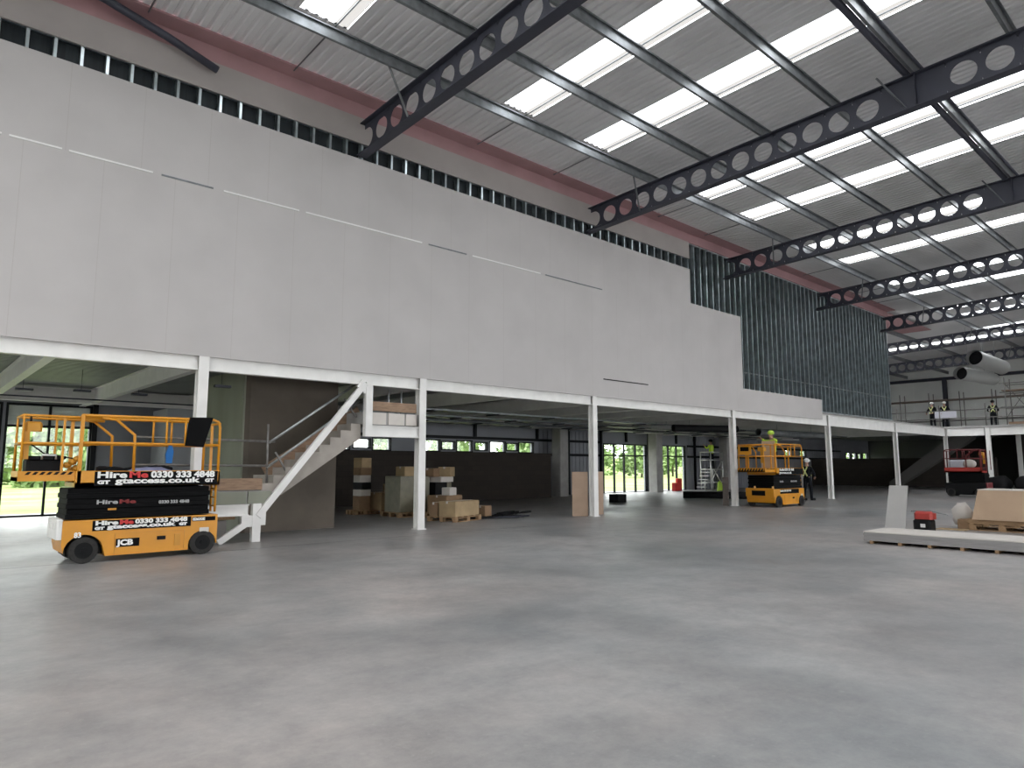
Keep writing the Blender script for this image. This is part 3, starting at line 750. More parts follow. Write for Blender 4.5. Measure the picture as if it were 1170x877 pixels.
# ================================================================== SCISSOR LIFTS
def wheel(par, x, y, r=.2, w=.11, side=1):
    m = MB(); m.cyl((x, y, r), (1,0,0), r, w, 28); m.cyl((x+side*w*.35, y, r), (1,0,0), r*.94, w*.5, 28)
    o = m.build('wheel', M_tyre, par)
    m = MB(); m.cyl((x+side*(w/2+.005), y, r), (1,0,0), r*.62, .02, 20); m.cyl((x+side*(w/2+.02), y, r), (1,0,0), r*.22, .03, 12); m.build('hub', M_black, o)
    return o
def scissor_lift(name, label, loc, rz, W, L=2.32, ext=.73, paint=M_orange, base=None, rails=None, signs=True, panel=False, dark=M_blackv, group=None):
    th = thing(name, label, 'scissor lift', loc, rz, group)
    h = W/2; y0 = -L/2; y1 = L/2            # front (-y) to rear (+y)
    wy0, wy1 = y0+.32, y1-.24
    # chassis profile with wheel arches
    def arch(c, r, n=10): return [(c - r*math.cos(PI*k/n), .17 + r*math.sin(PI*k/n)) for k in range(n+1)]
    prof = [(y0+.02, .30), (y0+.02, .66), (y1, .66), (y1, .17)] + arch(wy1, .228)[::-1] + [(wy1-.228, .09), (wy0+.30, .09)] + arch(wy0, .27)[::-1][1:]
    m = MB(); concave(m, prof, -h+.01, h-.01); m.build('chassis', base or paint, th)
    deckp = paint; paint = rails or paint
    # dark underbody so the arches read
    m = MB(); m.box(-h+.14, h-.14, y0+.1, y1-.05, .12, .62); m.build('underbody', M_black, th)
    for sx in (-1, 1):
        for wy in (wy0, wy1): wheel(th, sx*(h-.05), wy, .2, .11, sx)
    m = MB(); m.bbox(-h, h, y0-.05, y0+.03, .38, .69, .02)
    for k in range(3): m.box(-h+.15+k*.2, -h+.25+k*.2, y0-.06, y0-.05, .52, .62)
    m.build('bumper', M_white if not panel else paint, th, 'white bumper plate' if not panel else None)
    # hatch panel seams, handle recess
    m = MB()
    for a, b, c, d in ((-.42, .62, .428, .434), (-.42, -.413, .10, .43), (.62, .627, .10, .43)): m.box(h-.012, h-.0, a, b, c, d)
    m.build('hatch_seam', M_orange2, th)
    m = MB(); m.box(h-.015, h+.004, .20, .33, .29, .35); m.build('hatch_latch', M_black, th)
    m = MB(); m.box(h-.015, h+.003, .47, .56, .18, .37); m.build('hatch_vent', M_orange2, th)
    m = MB(); m.bbox(h-.01, h+.008, y1-.30, y1-.14, .36, .45, .01); m.build('label_plate', M_top, th)
    # folded scissor pack behind a black concertina cover
    m = MB()
    for k in range(6):
        z = .68 + k*.079; s_ = .015 if k % 2 else 0
        m.bbox(-h+.05+s_, h-.03-s_, y0+.05+s_, y1-.14-s_, z, z+.077, .012)
    m.build('concertina_cover', dark, th)
    # platform deck
    m = MB(); m.box(-h, h, y0+.14, y1, 1.17, 1.24); m.box(h-.03, h, y0+.14, y1, 1.17, 1.42); m.box(-h, -h+.03, y0+.14, y1, 1.17, 1.42); m.box(-h, h, y1-.03, y1, 1.17, 1.40)
    m.build('platform', deckp, th)
    m = MB(); ye = y0+.14; m.box(-h+.04, h-.03, ye-ext, ye+.25, 1.27, 1.33); m.box(h-.05, h-.025, ye-ext, ye, 1.27, 1.42); m.box(-h+.03, -h+.055, ye-ext, ye, 1.27, 1.42); m.box(-h+.03, h-.03, ye-ext, ye-ext+.025, 1.27, 1.42)
    m.build('extension_deck', paint, th)
    m = MB()
    for k in range(7):
        yy = ye-ext+.08+k*(ext-.1)/7; m.add([(h-.022, yy, 1.365), (h-.022, yy+.05, 1.365), (h-.022, yy+.09, 1.41), (h-.022, yy+.04, 1.41)], [(0,1,2,3)])
    m.build('hazard_marks', M_black, th)
    if panel:
        m = MB()
        for k in range(9):
            xx = -h+.06+k*(W-.14)/9; m.add([(xx, ye-ext-.002, 1.30), (xx+.06, ye-ext-.002, 1.30), (xx+.11, ye-ext-.002, 1.40), (xx+.05, ye-ext-.002, 1.40)], [(0,1,2,3)])
        m.build('hazard_marks', M_black, th)
    r = .021
    zt, zm = 2.30, 1.86
    # main guard rails, rounded at the rear
    for sx in (-1, 1):
        x = sx*(h-.025)
        m = MB(); m.tube([(x, ye+.04, zt-.01), (x, y1-.14, zt), (x, y1-.06, zt-.03), (x, y1-.03, zt-.12), (x, y1-.03, 1.2)], r*1.15, 8); m.build('top_rail', paint, th)
        m = MB(); m.tube([(x, ye+.04, zm), (x, y1-.03, zm)], r); m.build('mid_rail', paint, th)
        m = MB(); m.bar((x, ye+.05, 1.2), (x, ye+.05, zt), .05, .05); m.build('rail_post', paint, th)
        a = .36 if sx < 0 else .52
        m = MB(); m.tube([(x, ye+a-.2, zt-.04), (x, ye+a, zt-.06), (x, ye+a+.28, 2.0), (x, ye+a+.29, 1.42)], r*1.1); m.build('folding_rail', paint, th)
        for yy in (y1-.90, y1-.60):
            m = MB(); m.tube([(x, yy, zm), (x, yy, zt)], r*.9); m.build('rail_post', paint, th)
        # extension rails
        xe = sx*(h-.07)
        m = MB(); m.tube([(xe, ye+.5, zt-.05), (xe, ye-ext+.03, zt-.04), (xe, ye-ext+.03, 1.3)], r*1.1); m.build('top_rail', paint, th)
        m = MB(); m.tube([(xe, ye+.3, zm-.02), (xe, ye-ext+.03, zm-.02)], r); m.build('mid_rail', paint, th)
        m = MB(); m.bar((xe, ye-.18, 1.3), (xe, ye-.18, zt-.05), .035, .03); m.build('rail_post', paint, th)
    for z in (zt-.04, zm-.02):
        m = MB(); m.tube([(-h+.07, ye-ext+.03, z), (h-.07, ye-ext+.03, z)], r); m.build('end_rail', paint, th)
    for z in (zt-.06, zm):
        m = MB(); m.tube([(-h+.03, y1-.03, z), (h-.03, y1-.03, z)], r); m.build('end_rail', paint, th)
    m = MB(); m.bar((0, y1-.03, 1.2), (0, y1-.03, zt-.06), .04, .04); m.build('gate_post', paint, th)
    # control box on the extension rail
    m = MB(); m.bbox(h-.32, h-.08, ye-ext+.05, ye-ext+.27, 2.02, 2.17, .03); m.box(h-.2, h-.1, ye-ext+.05, ye-ext+.12, 1.6, 2.05); cb = m.build('control_box', M_orange2, th)
    m = MB(); m.tube([(h-.2, ye-ext+.13, 2.16), (h-.2, ye-ext+.13, 2.25)], .015); m.build('joystick', M_black, cb)
    m = MB(); m.box(h-.004, h+.002, y0+.40, y1-.04, 1.185, 1.41) ; m.build('sign_panel', M_blackv, th)
    m = MB(); m.box(h-.012, h-.005, y0+.42, y1-.44, .485, .645); m.build('sign_panel', M_blackv, th)
    m = MB(); m.tube([(h-.12, y1-.02, .7), (h-.12, y1-.02, 1.17)], .02); m.tube([(h-.34, y1-.02, .7), (h-.34, y1-.02, 1.17)], .02)
    for z in (.8, .95, 1.1): m.tube([(h-.34, y1-.02, z), (h-.12, y1-.02, z)], .014)
    m.build('ladder', paint, th)
    if signs:
        a = y0+.42; LT = lambda t_, sz, m_, x, dy, z, w, b=.005: text('lettering', t_, sz, m_, th, face_x(x, a+dy, z), bold=b, fit=w)
        X1 = h+.003
        LT('Hire', .135, M_white2, X1, .02, 1.312, .42); LT('Me', .135, M_redv, X1, .47, 1.312, .28); LT('0330 333 4848', .14, M_white2, X1, .79, 1.312, 1.02, .007)
        LT('GT', .075, M_white2, X1, .02, 1.215, .18); LT('gtaccess.co.uk', .12, M_white2, X1, .27, 1.222, 1.3); LT('GT', .075, M_white2, X1, 1.65, 1.225, .15)
        a = y0+.44; X1 = h-.004
        LT('Hire', .09, M_white2, X1, .02, .575, .32); LT('Me', .09, M_redv, X1, .36, .575, .2); LT('0330 333 4848', .095, M_white2, X1, .58, .575, .80)
        LT('GT', .055, M_white2, X1, .01, .505, .14); LT('gtaccess.co.uk', .085, M_white2, X1, .18, .512, 1.02); LT('GT', .055, M_white2, X1, 1.25, .51, .13)
        LT('Hire', .09, mat('grey_print', (.40, .40, .40), .6), h-.028, .02, .90, .30, .003); LT('Me', .09, mat('dark_red_print', (.22, .02, .02), .6), h-.028, .34, .90, .24, .003)
        LT('0330 333 4848', .07, MATS['grey_print'], h-.028, .92, .88, .48, .003)
        m = MB(); m.box(h-.012, h-.004, -.40, -.06, .215, .345); m.build('badge', M_blackv, th)
        text('lettering', 'JCB', .115, M_white2, th, face_x(h-.003, -.375, .245), sx=1.25, bold=.006)
        m = MB(); m.box(h-.012, h-.004, y1-.42, y1-.04, .56, .63); m.build('badge', M_blackv, th)
        text('lettering', 'S2632E', .06, M_white2, th, face_x(h-.003, y1-.41, .575), sx=1.1)
        m = MB(); m.box(h-.029, h-.022, y0+.62, y0+.74, .80, .83); m.build('sticker', M_orange, th)
        text('lettering', '83', .11, M_white2, th, face_x(h-.004, y0+.18, .40), sx=.9)
    elif signs is None: pass
    return th
lift = scissor_lift('scissor_lift', 'yellow-orange scissor lift with black hire signs parked in the left foreground', (.79, 3.13, 0), 0, .86)
lift2 = scissor_lift('scissor_lift', 'distant yellow-orange scissor lift carrying a worker and a tan board', (.93, 24.85, 0), 0, 1.12, panel=True, signs=False)
h = .56; a = -.75
m = MB(); m.box(.0, .0+.5, -.004, .0, 0, .17); 
# its small signs
for (s_, z, sz, sx_) in (('HireMe 0330 333 4848', 1.32, .12, 1.0), ('gtaccess.co.uk', 1.21, .12, 1.35)):
    text('lettering', s_, sz, M_white2, lift2, face_x(h+.003, a, z), sx=sx_)
text('lettering', 'HireMe 0330 333 4848', .09, M_white2, lift2, face_x(h-.004, a, .56))
text('lettering', 'HireMe', .09, MATS['grey_print'], lift2, face_x(h-.028, -.7, .9)); text('lettering', '0330 333 4848', .08, MATS['grey_print'], lift2, face_x(h-.028, .15, .9))
m = MB(); m.box(-.46, .05, -1.775, -1.765, 1.9, 2.22); m.build('front_panel', M_orange, lift2)
m = MB(); m.box(-.38, -.05, -1.783, -1.776, 2.03, 2.18); m.build('sticker', M_blackv, lift2)
m = MB(); m.box(-.30, .22, -1.225, -1.215, .42, .6); m.build('badge', M_blackv, lift2)
for x in (-.2, .5): 
    m = MB(); m.cyl((x, -1.17, .72), (0,0,1), .04, .08, 12, .03); m.build('beacon', mat('amber_lens', (.95, .55, .2), .3), lift2)

lift3 = scissor_lift('scissor_lift', 'red scissor lift parked under the corner of the right mezzanine', (3.35, 39.7, 0), PI/2, .9, L=1.75, ext=.02, paint=M_red, base=M_black, rails=mat('dark_red_paint', (.14, .018, .02), .5), signs=False, panel=True)
m = MB(); m.bbox(2.6, 3.3, 39.5, 39.95, 1.42, 1.8, .08); m.k = 1; m.blob((3.5, 39.6, 1.6), (.3, .2, .22)); m.build('rubble_sacks', [M_tin, M_top], None, 'pale sacks heaped on the deck of the red lift', 'sacks')

# things carried by the near lift
HZ = 1.24
m = MB(); m.bbox(.55, 1.0, 1.5, 1.98, 1.335, 1.62, .04); m.box(.50, 1.05, 1.47, 2.0, 1.60, 1.65); t1 = m.build('tool_box', M_black, None, 'black tool box on the extension deck of the near lift', 'tool box')
m = MB(); m.m = Matrix.Translation(-Vector(t1.location)); m.tube([(1.06, 1.68, 1.60), (1.07, 1.68, 1.665), (1.07, 1.86, 1.665), (1.06, 1.86, 1.60)], .018); m.build('handle', M_alu, t1)
m = MB()
pts = []
for k in range(70):
    a = k*.45; pts.append((.75+.16*math.cos(a), 2.75+.26*math.sin(a), 1.26+.003*k + .02*math.sin(k)))
m.tube(pts, .028, 6); m.blob((.8, 2.72, 1.36), (.2, .24, .13)); m.build('cable_coil', M_black, None, 'black coil of cable lying on the near lift platform', 'cable')
m = MB(); m.blob((.85, 3.25, 1.36), (.22, .42, .12), fn=lambda p: 1+.12*math.sin(p.x*7+p.y*5)); m.build('plastic_bag', M_lilac, None, 'lilac-grey plastic bag slumped on the near lift platform', 'bag')
m = MB(); m.blob((.7, 3.42, 1.45), (.14, .22, .06), fn=lambda p: 1+.15*math.sin(p.x*9+p.y*4)); m.build('dark_gloves', M_cloth, None, 'dark work gloves on top of the lilac bag', 'gloves')
m = MB(); m.prism([(3.62, 1.55), (3.71, 1.54), (3.73, 1.75), (3.70, 1.86), (3.65, 1.87), (3.60, 1.7)], 'x', .40, .44); m.build('blue_cloth', M_blue, None, 'blue cloth hanging from the far rail of the near lift', 'cloth')
m = MB(); m.prism([(3.68, 1.84), (3.98, 1.82), (4.12, 2.34), (3.74, 2.33)], 'x', 1.20, 1.25); m.build('black_cover', M_blackv, None, 'black vinyl cover draped over the rear top rail of the near lift', 'cover')
m = MB(); m.tube([(1.02, 1.46, 2.02), (1.03, 1.5, 1.85), (1.03, 1.72, 1.68), (1.0, 1.95, 1.64), (.9, 2.2, 1.6)], .012, 6); m.build('control_cable', M_black, None, 'black cable drooping from the control box of the near lift', 'cable')
m = MB()
for k in range(6): m.blob((.95+.03*k, 2.02+.06*(k % 3), 1.36+.05*k), (.05, .06, .05), 8, 6)
m.build('orange_hose', M_orange2, None, 'small orange bundle by the front post of the near lift', 'hose')

# ================================================================== PALLETS AND BOXES
def pallet(x, y, rz, label, L=1.2, W=.8, group='wooden pallets'):
    m = MB(); 
    for k in range(5):
        yy = -L/2 + k*(L-.1)/4; m.box(-W/2, W/2, yy, yy+.1, .122, .144)
    for xx in (-W/2, -.05, W/2-.1):
        m.box(xx, xx+.1, -L/2, L/2, .1, .122); m.box(xx, xx+.1, -L/2, L/2, 0, .02)
        for yy in (-L/2, -.07, L/2-.14): m.box(xx, xx+.1, yy, yy+.14, .02, .1)
    o = m.build('pallet', M_wood, None, label, 'pallet', keep=True); o.location = (x, y, 0.002); o.rotation_euler[2] = rz
    return o
def crate(name, x, y, z, sx, sy, sz, rz, m_, label, cat='box', tape=True):
    m = MB(); m.bbox(-sx/2, sx/2, -sy/2, sy/2, 0, sz, .015)
    o = m.build(name, m_, None, label, cat, keep=True); o.location = (x, y, z); o.rotation_euler[2] = rz
    if tape:
        t = MB(); t.box(-.03, .03, -sy/2-.002, sy/2+.002, sz-.06, sz+.002); t.build('tape', M_top, o)
    return o
PT_ = .148
# near pallet right of the second column
A = .30
pallet(-1.69, 11.68, A, 'pallet under the low tan crate right of the second column', 1.25, .95)
ca, sa = math.cos(A), math.sin(A)
def lp(u, v): return (-1.69+u*ca-v*sa, 11.68+u*sa+v*ca)
x_, y_ = lp(.17, -.02); crate('crate', x_, y_, PT_, .56, 1.15, .40, A, M_card2, 'low tan wooden-looking crate on the pallet right of the second column', 'crate')
x_, y_ = lp(-.32, -.05); crate('box_stack', x_, y_, PT_, .30, 1.0, .36, A, M_card, 'row of brown cartons beside the tan crate', 'boxes')
pallet(-2.85, 12.3, A, 'pallet behind the second column carrying brown cartons', 1.2, .8)
crate('carton', -2.85, 12.2, PT_, .7, .8, .5, A, M_card, 'brown carton behind the white labelled carton')
crate('carton', -2.65, 12.2, PT_+.5, .3, .34, .22, A, M_top, 'small white carton on the brown carton right of the second column')
# dark clutter of pallet tools right of it
m = MB(); m.m = Matrix.Translation((-1.75, 12.85, 0)) @ Matrix.Rotation(-.1, 4, 'Z'); m.box(-.3, .25, -.5, 1.1, .0, .06); m.build('dark_board', M_black, None, 'dark board on the floor right of the tan crate', 'board')
crate('carton', -1.85, 12.85, .06, .35, .35, .3, .3, M_card, 'small brown carton on the dark clutter right of the tan crate')
m = MB()
for k in range(14):
    a = random.random()*PI; x = -1.7+random.random()*.5; y = 12.5+random.random()*1.4; l_ = .2+random.random()*.35; z = .07+random.random()*.12
    m.tube([(x, y, z), (x+.3*l_*math.cos(a), y+l_, z+.02)], .02, 6)
m.build('loose_brackets', M_black, None, 'loose dark brackets and pipes scattered beside the small carton', 'brackets')
m = MB()
for k in range(3): m.tube([(-1.5+.08*k, 12.9, .03+.01*k), (-1.35+.1*k, 14.2-.3*k, .03)], .022, 6)
m.build('steel_bars', M_raft, None, 'thin dark steel bars lying on the floor at the end of the clutter', 'bars')
# group behind, left of the second column
pallet(-5.6, 11.0, 0, 'pallet under the tall narrow carton stack in the shade', .8, .5)
zz = PT_
for k, (h_, mm) in enumerate(((.42, M_card), (.2, M_top), (.22, M_black), (.22, M_top), (.24, M_card), (.3, M_card2))):
    crate('carton', -5.6, 11.0, zz, .42-.02*(k % 2), .40, h_, .1*(k % 3), mm, ['brown carton, lowest of the tall narrow stack', 'white carton low in the tall narrow stack', 'black carton in the middle of the tall narrow stack', 'white carton above the black one in the tall narrow stack', 'brown carton second from top of the tall narrow stack', 'pale carton on top of the tall narrow stack'][k], tape=False); zz += h_
pallet(-5.35, 11.9, 0, 'pallet under the low tan boxes in the shade', 1.2, .9)
crate('crate', -5.4, 11.8, PT_, .85, .95, .52, 0, M_card2, 'tan crate with a smaller carton on it, in the shade behind the stair')
crate('carton', -5.2, 11.85, PT_+.52, .4, .45, .26, 0, M_card2, 'small pale carton on top of the tan crate in the shade')
pallet(-3.95, 11.6, 0, 'pallet under the tall film-wrapped stack', 1.2, .95)
o = crate('wrapped_stack', -3.95, 11.6, PT_, .85, 1.05, 1.05, 0, M_wrap, 'tall grey-green film-wrapped stack of boxes on a pallet', 'boxes', False)
crate('carton', -3.9, 11.55, PT_+1.05, .5, .5, .28, 0, M_card2, 'pale carton on top of the film-wrapped stack')
pallet(-3.9, 12.95, 0, 'pallet behind the second column with loose cartons', 1.1, .9)
zz = PT_
for k, (x, y, z, sx, sy, sz, mm, lb) in enumerate(((-3.75, 12.6, 0, .8, .9, .45, M_card, 'large brown carton at the bottom right of the shaded group'), (-3.65, 12.5, .45, .35, .5, .4, M_black, 'dark carton in the middle of the shaded group'),
        (-3.8, 12.85, .45, .35, .35, .4, M_wrap, 'film-wrapped carton beside the dark carton'), (-3.7, 12.6, .86, .6, .7, .16, M_top, 'white bundle near the top of the shaded group'),
        (-3.65, 12.22, 1.02, .45, .4, .26, M_card, 'orange-brown carton at the top of the shaded group'), (-3.8, 12.95, 1.02, .4, .45, .3, M_card2, 'pale carton at the top right of the shaded group'))):
    crate('carton', x, y, zz+z, sx, sy, sz, .12*k, mm, lb, tape=k > 3)

# boards leaning at the columns
def lean_board(x, y, w, h_, lean, m_, label, rz=0, name='leaning_board', cat='board', n=1):
    m = MB()
    for k in range(n):
        o_ = .016*k
        m.prism([(-lean-o_, 0), (-lean-o_-.013, 0), (-.013-o_, h_-.01*k), (-o_, h_)], 'y', -w/2, w/2)
    o = m.build(name, m_, None, label, cat, keep=True); o.location = (x, y, 0.002); o.rotation_euler[2] = rz
    return o
def stand_board(x0, x1, y0, y1, h_, m_, label, tilt=.05, cat='board'):
    m = MB(); d = Vector((x1-x0, y1-y0, 0)); n = Vector((-d.y, d.x, 0)).normalized()*.02
    a, b = Vector((x0, y0, 0)), Vector((x1, y1, 0)); t = n.normalized()*tilt*h_ + Vector((0, 0, h_))
    m.add([a, b, b+n, a+n, a+t, b+t, b+n+t, a+n+t], [(0,3,2,1),(4,5,6,7),(0,1,5,4),(1,2,6,5),(2,3,7,6),(3,0,4,7)])
    return m.build('leaning_board', m_, None, label, cat)
stand_board(-.62, -.27, 15.3, 15.62, 1.32, M_tan2, 'tan board leaning at the left side of the third column', .0)
stand_board(-.3, -.55, 15.78, 16.65, 1.32, M_tan2, 'tan board leaning at the right side of the third column', .0)
stand_board(-.62, -.3, 23.7, 23.55, 1.07, mat('dark_tan_board', (.24, .20, .18), .8), 'brown-grey board leaning left of the fourth column', .02)
m = MB(); m.bbox(-5.0, -4.5, 22.2, 22.75, 0, .33, .02); m.build('black_crate', M_black, None, 'small black crate on the floor in front of the glazed doors', 'crate')

# right: long stack of plasterboard on bearers
for k, x in enumerate((8.27, 8.78, 9.28, 9.8, 10.32, 10.85, 11.4, 12.3)):
    m = MB(); m.box(x-.03, x+.03, 14.26, 15.38, 0, .055); m.build('timber_bearer', M_wood, None, 'short timber bearer under the long plasterboard stack', 'bearer', 'bearers under the plasterboard stack')
m = MB(); m.k = 0
random.seed(3)
for k in range(9):
    z = .056+k*.0195; e = random.uniform(-.008, .008)
    m.k = 1 if k == 8 else 0
    m.box(8.14+e, 13.0+e, 14.25+e, 15.4+e, z, z+.0188)
m.build('plasterboard_stack', [M_edge, M_top], None, 'long low stack of plasterboard sheets lying on bearers at the right', 'plasterboard')
m = MB(); m.add([(7.40,17.38,0),(7.80,17.48,0),(7.80,17.51,0),(7.40,17.41,0),(7.52,17.5,1.04),(7.88,17.6,1.04),(7.88,17.63,1.04),(7.52,17.53,1.04)], [(0,3,2,1),(4,5,6,7),(0,1,5,4),(1,2,6,5),(2,3,7,6),(3,0,4,7)]); m.build('leaning_board', M_gbo, None, 'upright grey plasterboard offcut leaning behind the long stack', 'board')
saw = thing('chop_saw', 'red and black chop saw tool standing behind the long plasterboard stack', 'power tool', (8.14, 17.85, 0))
m = MB(); m.bbox(-.22, .14, -.2, .2, 0, .28, .04); m.build('case', M_black, saw)
m = MB(); m.bbox(-.2, .18, -.18, .18, .28, .46, .05); m.build('body', M_red, saw)
m = MB(); m.prism([(-.3, .46), (.1, .485), (.46, .40), (.46, .385), (.1, .44), (-.3, .43)], 'y', -.02, .02); m.build('blade', M_galvd, saw)
m = MB(); m.box(-.06, .04, -.205, -.2, .1, .18); m.build('badge', M_white2, saw)
m = MB(); m.tube([(-.6, -.1, .02), (-.66, -.1, .2), (-.6, -.1, .4), (-.52, -.1, .42)], .012, 6); m.tube([(-.6, .1, .02), (-.5, .1, .18)], .012, 6); m.build('frame', M_alu, saw)
# tan board stack on pallets
pallet(9.35, 19.45, PI/2, 'pallet under the tall tan board stack', 1.3, 1.0)
pallet(10.7, 19.45, PI/2, 'second pallet under the tan boards at the right edge', 1.2, 1.0)
m = MB()
for k in range(5): m.box(8.72-.03*k, 11.3, 18.92+.012*k, 19.9, PT_+.003+k*.02, PT_+.02+k*.02)
m.build('board_stack', M_wood, None, 'thin brown boards between the pallets and the tan boards', 'boards')
m = MB(); z0_ = PT_+.105; m.add([(8.78,18.9,z0_),(11.6,18.9,z0_),(11.6,19.9,z0_),(8.78,19.9,z0_),(8.93,18.95,.93),(11.6,18.95,.93),(11.6,19.9,.93),(8.93,19.9,.93)], [(0,3,2,1),(4,5,6,7),(0,1,5,4),(1,2,6,5),(2,3,7,6),(3,0,4,7)])
m.build('tan_board_stack', [M_tan], None, 'tall stack of tan boards standing on pallets at the right edge', 'boards')
m = MB(); m.box(8.92, 11.6, 18.95, 19.9, .935, .955); m.build('white_board', M_top, None, 'white sheet lying on top of the tan board stack', 'sheet')
m = MB(); m.bbox(8.45, 8.7, 19.0, 19.3, .0, .24, .02); m.build('carton', M_card, None, 'small brown carton at the left foot of the tan board stack', 'box')
m = MB(); m.blob((8.40, 19.6, .3), (.22, .2, .3), fn=lambda p: 1+.15*math.sin(p.x*8+p.z*6)); m.build('white_sack', M_top, None, 'crumpled white sack left of the tan board stack', 'sack')
m = MB(); m.box(8.1, 8.7, 18.6, 18.95, 0, .02); m.build('flat_offcut', M_card2, None, 'flat board offcut on the floor in front of the tan stack', 'offcut')

# black pipe on the floor and red barrier by the doors
m = MB(); m.tube([(-4.9, 27.4, .17), (-2.4, 28.9, .17)], .16, 16); m.build('black_pipe', M_black, None, 'black plastic pipe roll lying on the floor left of the fourth column', 'pipe')
m = MB(); m.bbox(-10.8, -10.5, 34.9, 35.3, 0, .5, .04); m.bbox(-10.8, -10.6, 35.3, 35.75, 0, .75, .04); m.build('red_container', M_redv, None, 'red and orange container standing before the right glazed door', 'container')

# aluminium step tower
tw = thing('step_tower', 'aluminium mobile step tower before the back wall, with a worker on it', 'access tower', (-9.5, 37.2, 0))
for x in (-.35, .35):
    for y in (-.55, .75):
        m = MB(); m.tube([(x, y, .05), (x, y, 2.35)], .035); m.build('leg', M_alu, tw)
for z in (.5, 1.3, 1.85, 2.33):
    m = MB()
    for x in (-.35, .35): m.tube([(x, -.55, z), (x, .75, z)], .028)
    for y in (-.55, .75): m.tube([(-.35, y, z), (.35, y, z)], .028)
    m.build('rail', M_alu, tw)
m = MB(); m.box(-.35, .35, -.55, .75, 1.26, 1.3); m.build('deck', M_alu, tw)
for k in range(5):
    m = MB(); m.box(-.3, .3, -1.15+k*.12, -.98+k*.12, .22+k*.22, .26+k*.22); m.build('step', M_alu, tw)
m = MB(); m.tube([(.33, -1.25, .05), (.33, -1.25, .62), (.33, -.55, .62)], .03); m.tube([(.33, -.5, .6), (.33, .7, 1.8)], .035); m.tube([(.33, .7, .3), (.33, -.2, 1.3)], .03); m.build('stabiliser', M_alu, tw)
m = MB(); m.prism([(.0, .0), (.6, 0), (.5, .45), (.3, .6), (.1, .45)], 'x', .36, .42); m.build('panel', M_helmg, tw)

# ducts
def duct(name, pts, r, m_, label, n=20, thin=True, hang=None):
    th = thing(name, label, 'duct', pts[0])
    m = MB(); m.m = Matrix.Translation(-Vector(pts[0])); m.tube(pts, r, n, caps=False); m.tube([Vector(p) for p in pts], r*.96, n, caps=False)
    m.build('pipe', m_, th)
    m = MB(); m.m = Matrix.Translation(-Vector(pts[0])); d = (Vector(pts[1])-Vector(pts[0])).normalized()
    for q in (.02, .5, .97):
        c = Vector(pts[0]).lerp(Vector(pts[-1]), q); m.cyl(c, d, r*1.03, .07, n)
    mm = MB(); mm.m = m.m
    L_ = (Vector(pts[-1])-Vector(pts[0])).length
    mm.cyl(Vector(pts[0])+d*.5*min(1, L_*.2), d, r*.955, .02, n); mm.build('painted_dark_mouth', M_blackv, th)  # black disc paints the shade inside the open duct mouth
    if hang:
        for q in (.25, .75):
            c = Vector(pts[0]).lerp(Vector(pts[-1]), q); w = MB(); w.m = m.m; w.tube([c+Vector((0,0,r)), (c.x, c.y, hang)], .012, 6); w.build('hanger', M_galv, th)
    return th
duct('round_duct', [(2.04, 47.9, 7.98), (2.5, 52.0, 7.72)], .46, M_alu, 'upper large round duct with open black end, hanging far right', hang=10.06)
duct('round_duct', [(1.25, 47.9, 7.1), (1.95, 52.0, 7.02)], .40, M_alu, 'lower round duct hanging under the larger one far right', hang=10.04)
duct('round_duct', [(-3.4, 24.6, 3.1), (-2.1, 27.5, 3.1)], .15, M_black, 'black round duct under the mezzanine ceiling near the fourth column', hang=3.76)
duct('flat_duct', [(-4.3, 24.3, 3.18), (-3.5, 24.6, 3.14)], .09, M_alu, 'bright short duct end under the mezzanine ceiling', hang=3.76)
duct('round_duct', [(-1.9, 29.0, 3.02), (-1.7, 35.6, 3.02)], .16, M_galvd, 'grey duct above the worker under the mezzanine ceiling', hang=3.76)
# service hangers and pipes below the deck
m = MB(); m.tube([(-7.2, -6, 3.23), (-7.0, 8, 3.23)], .018, 6); m.tube([(-7.0, 8, 3.23), (-7.0, 30, 3.23)], .018, 6); m.build('ceiling_pipe', M_raft, None, 'thin dark pipe running along below the mezzanine beams', 'pipe')
for k, (x, y) in enumerate(((-5.2, 2.2), (-4.7, 3.25), (-4.7, 4.45), (-1.6, 5.35))):
    m = MB(); m.box(x-.07, x+.07, y-.3, y+.04, 3.20, 3.25); m.tube([(x, y-.15, 3.2), (x, y-.15, 3.72)], .006, 5)
    m.build('pipe_bracket', M_raft, None, ['dark ceiling bracket farthest left above the near lift', 'dark ceiling bracket in the middle above the near lift', 'dark ceiling bracket left of the first column', 'dark ceiling bracket beside the stair core'][k], 'bracket')
random.seed(11)
for k in range(3):
    x = -8.4+k*2.1
    th = thing('cable_tray', 'grey cable tray hanging under the mezzanine deck', 'cable tray', (x, 26, 3.25), group='cable trays under the deck')
    m = MB(); m.box(-.12, .12, -15, 18, 0, .012); m.box(-.12, -.11, -15, 18, 0, .06); m.box(.11, .12, -15, 18, 0, .06); m.build('tray', M_galvd, th)
    for q in range(12):
        m = MB(); m.bar((-.35, -13.5+q*2.7, -.02), (.35, -13.5+q*2.7, -.02), .04, .04); m.build('cross_bar', M_raft, th)

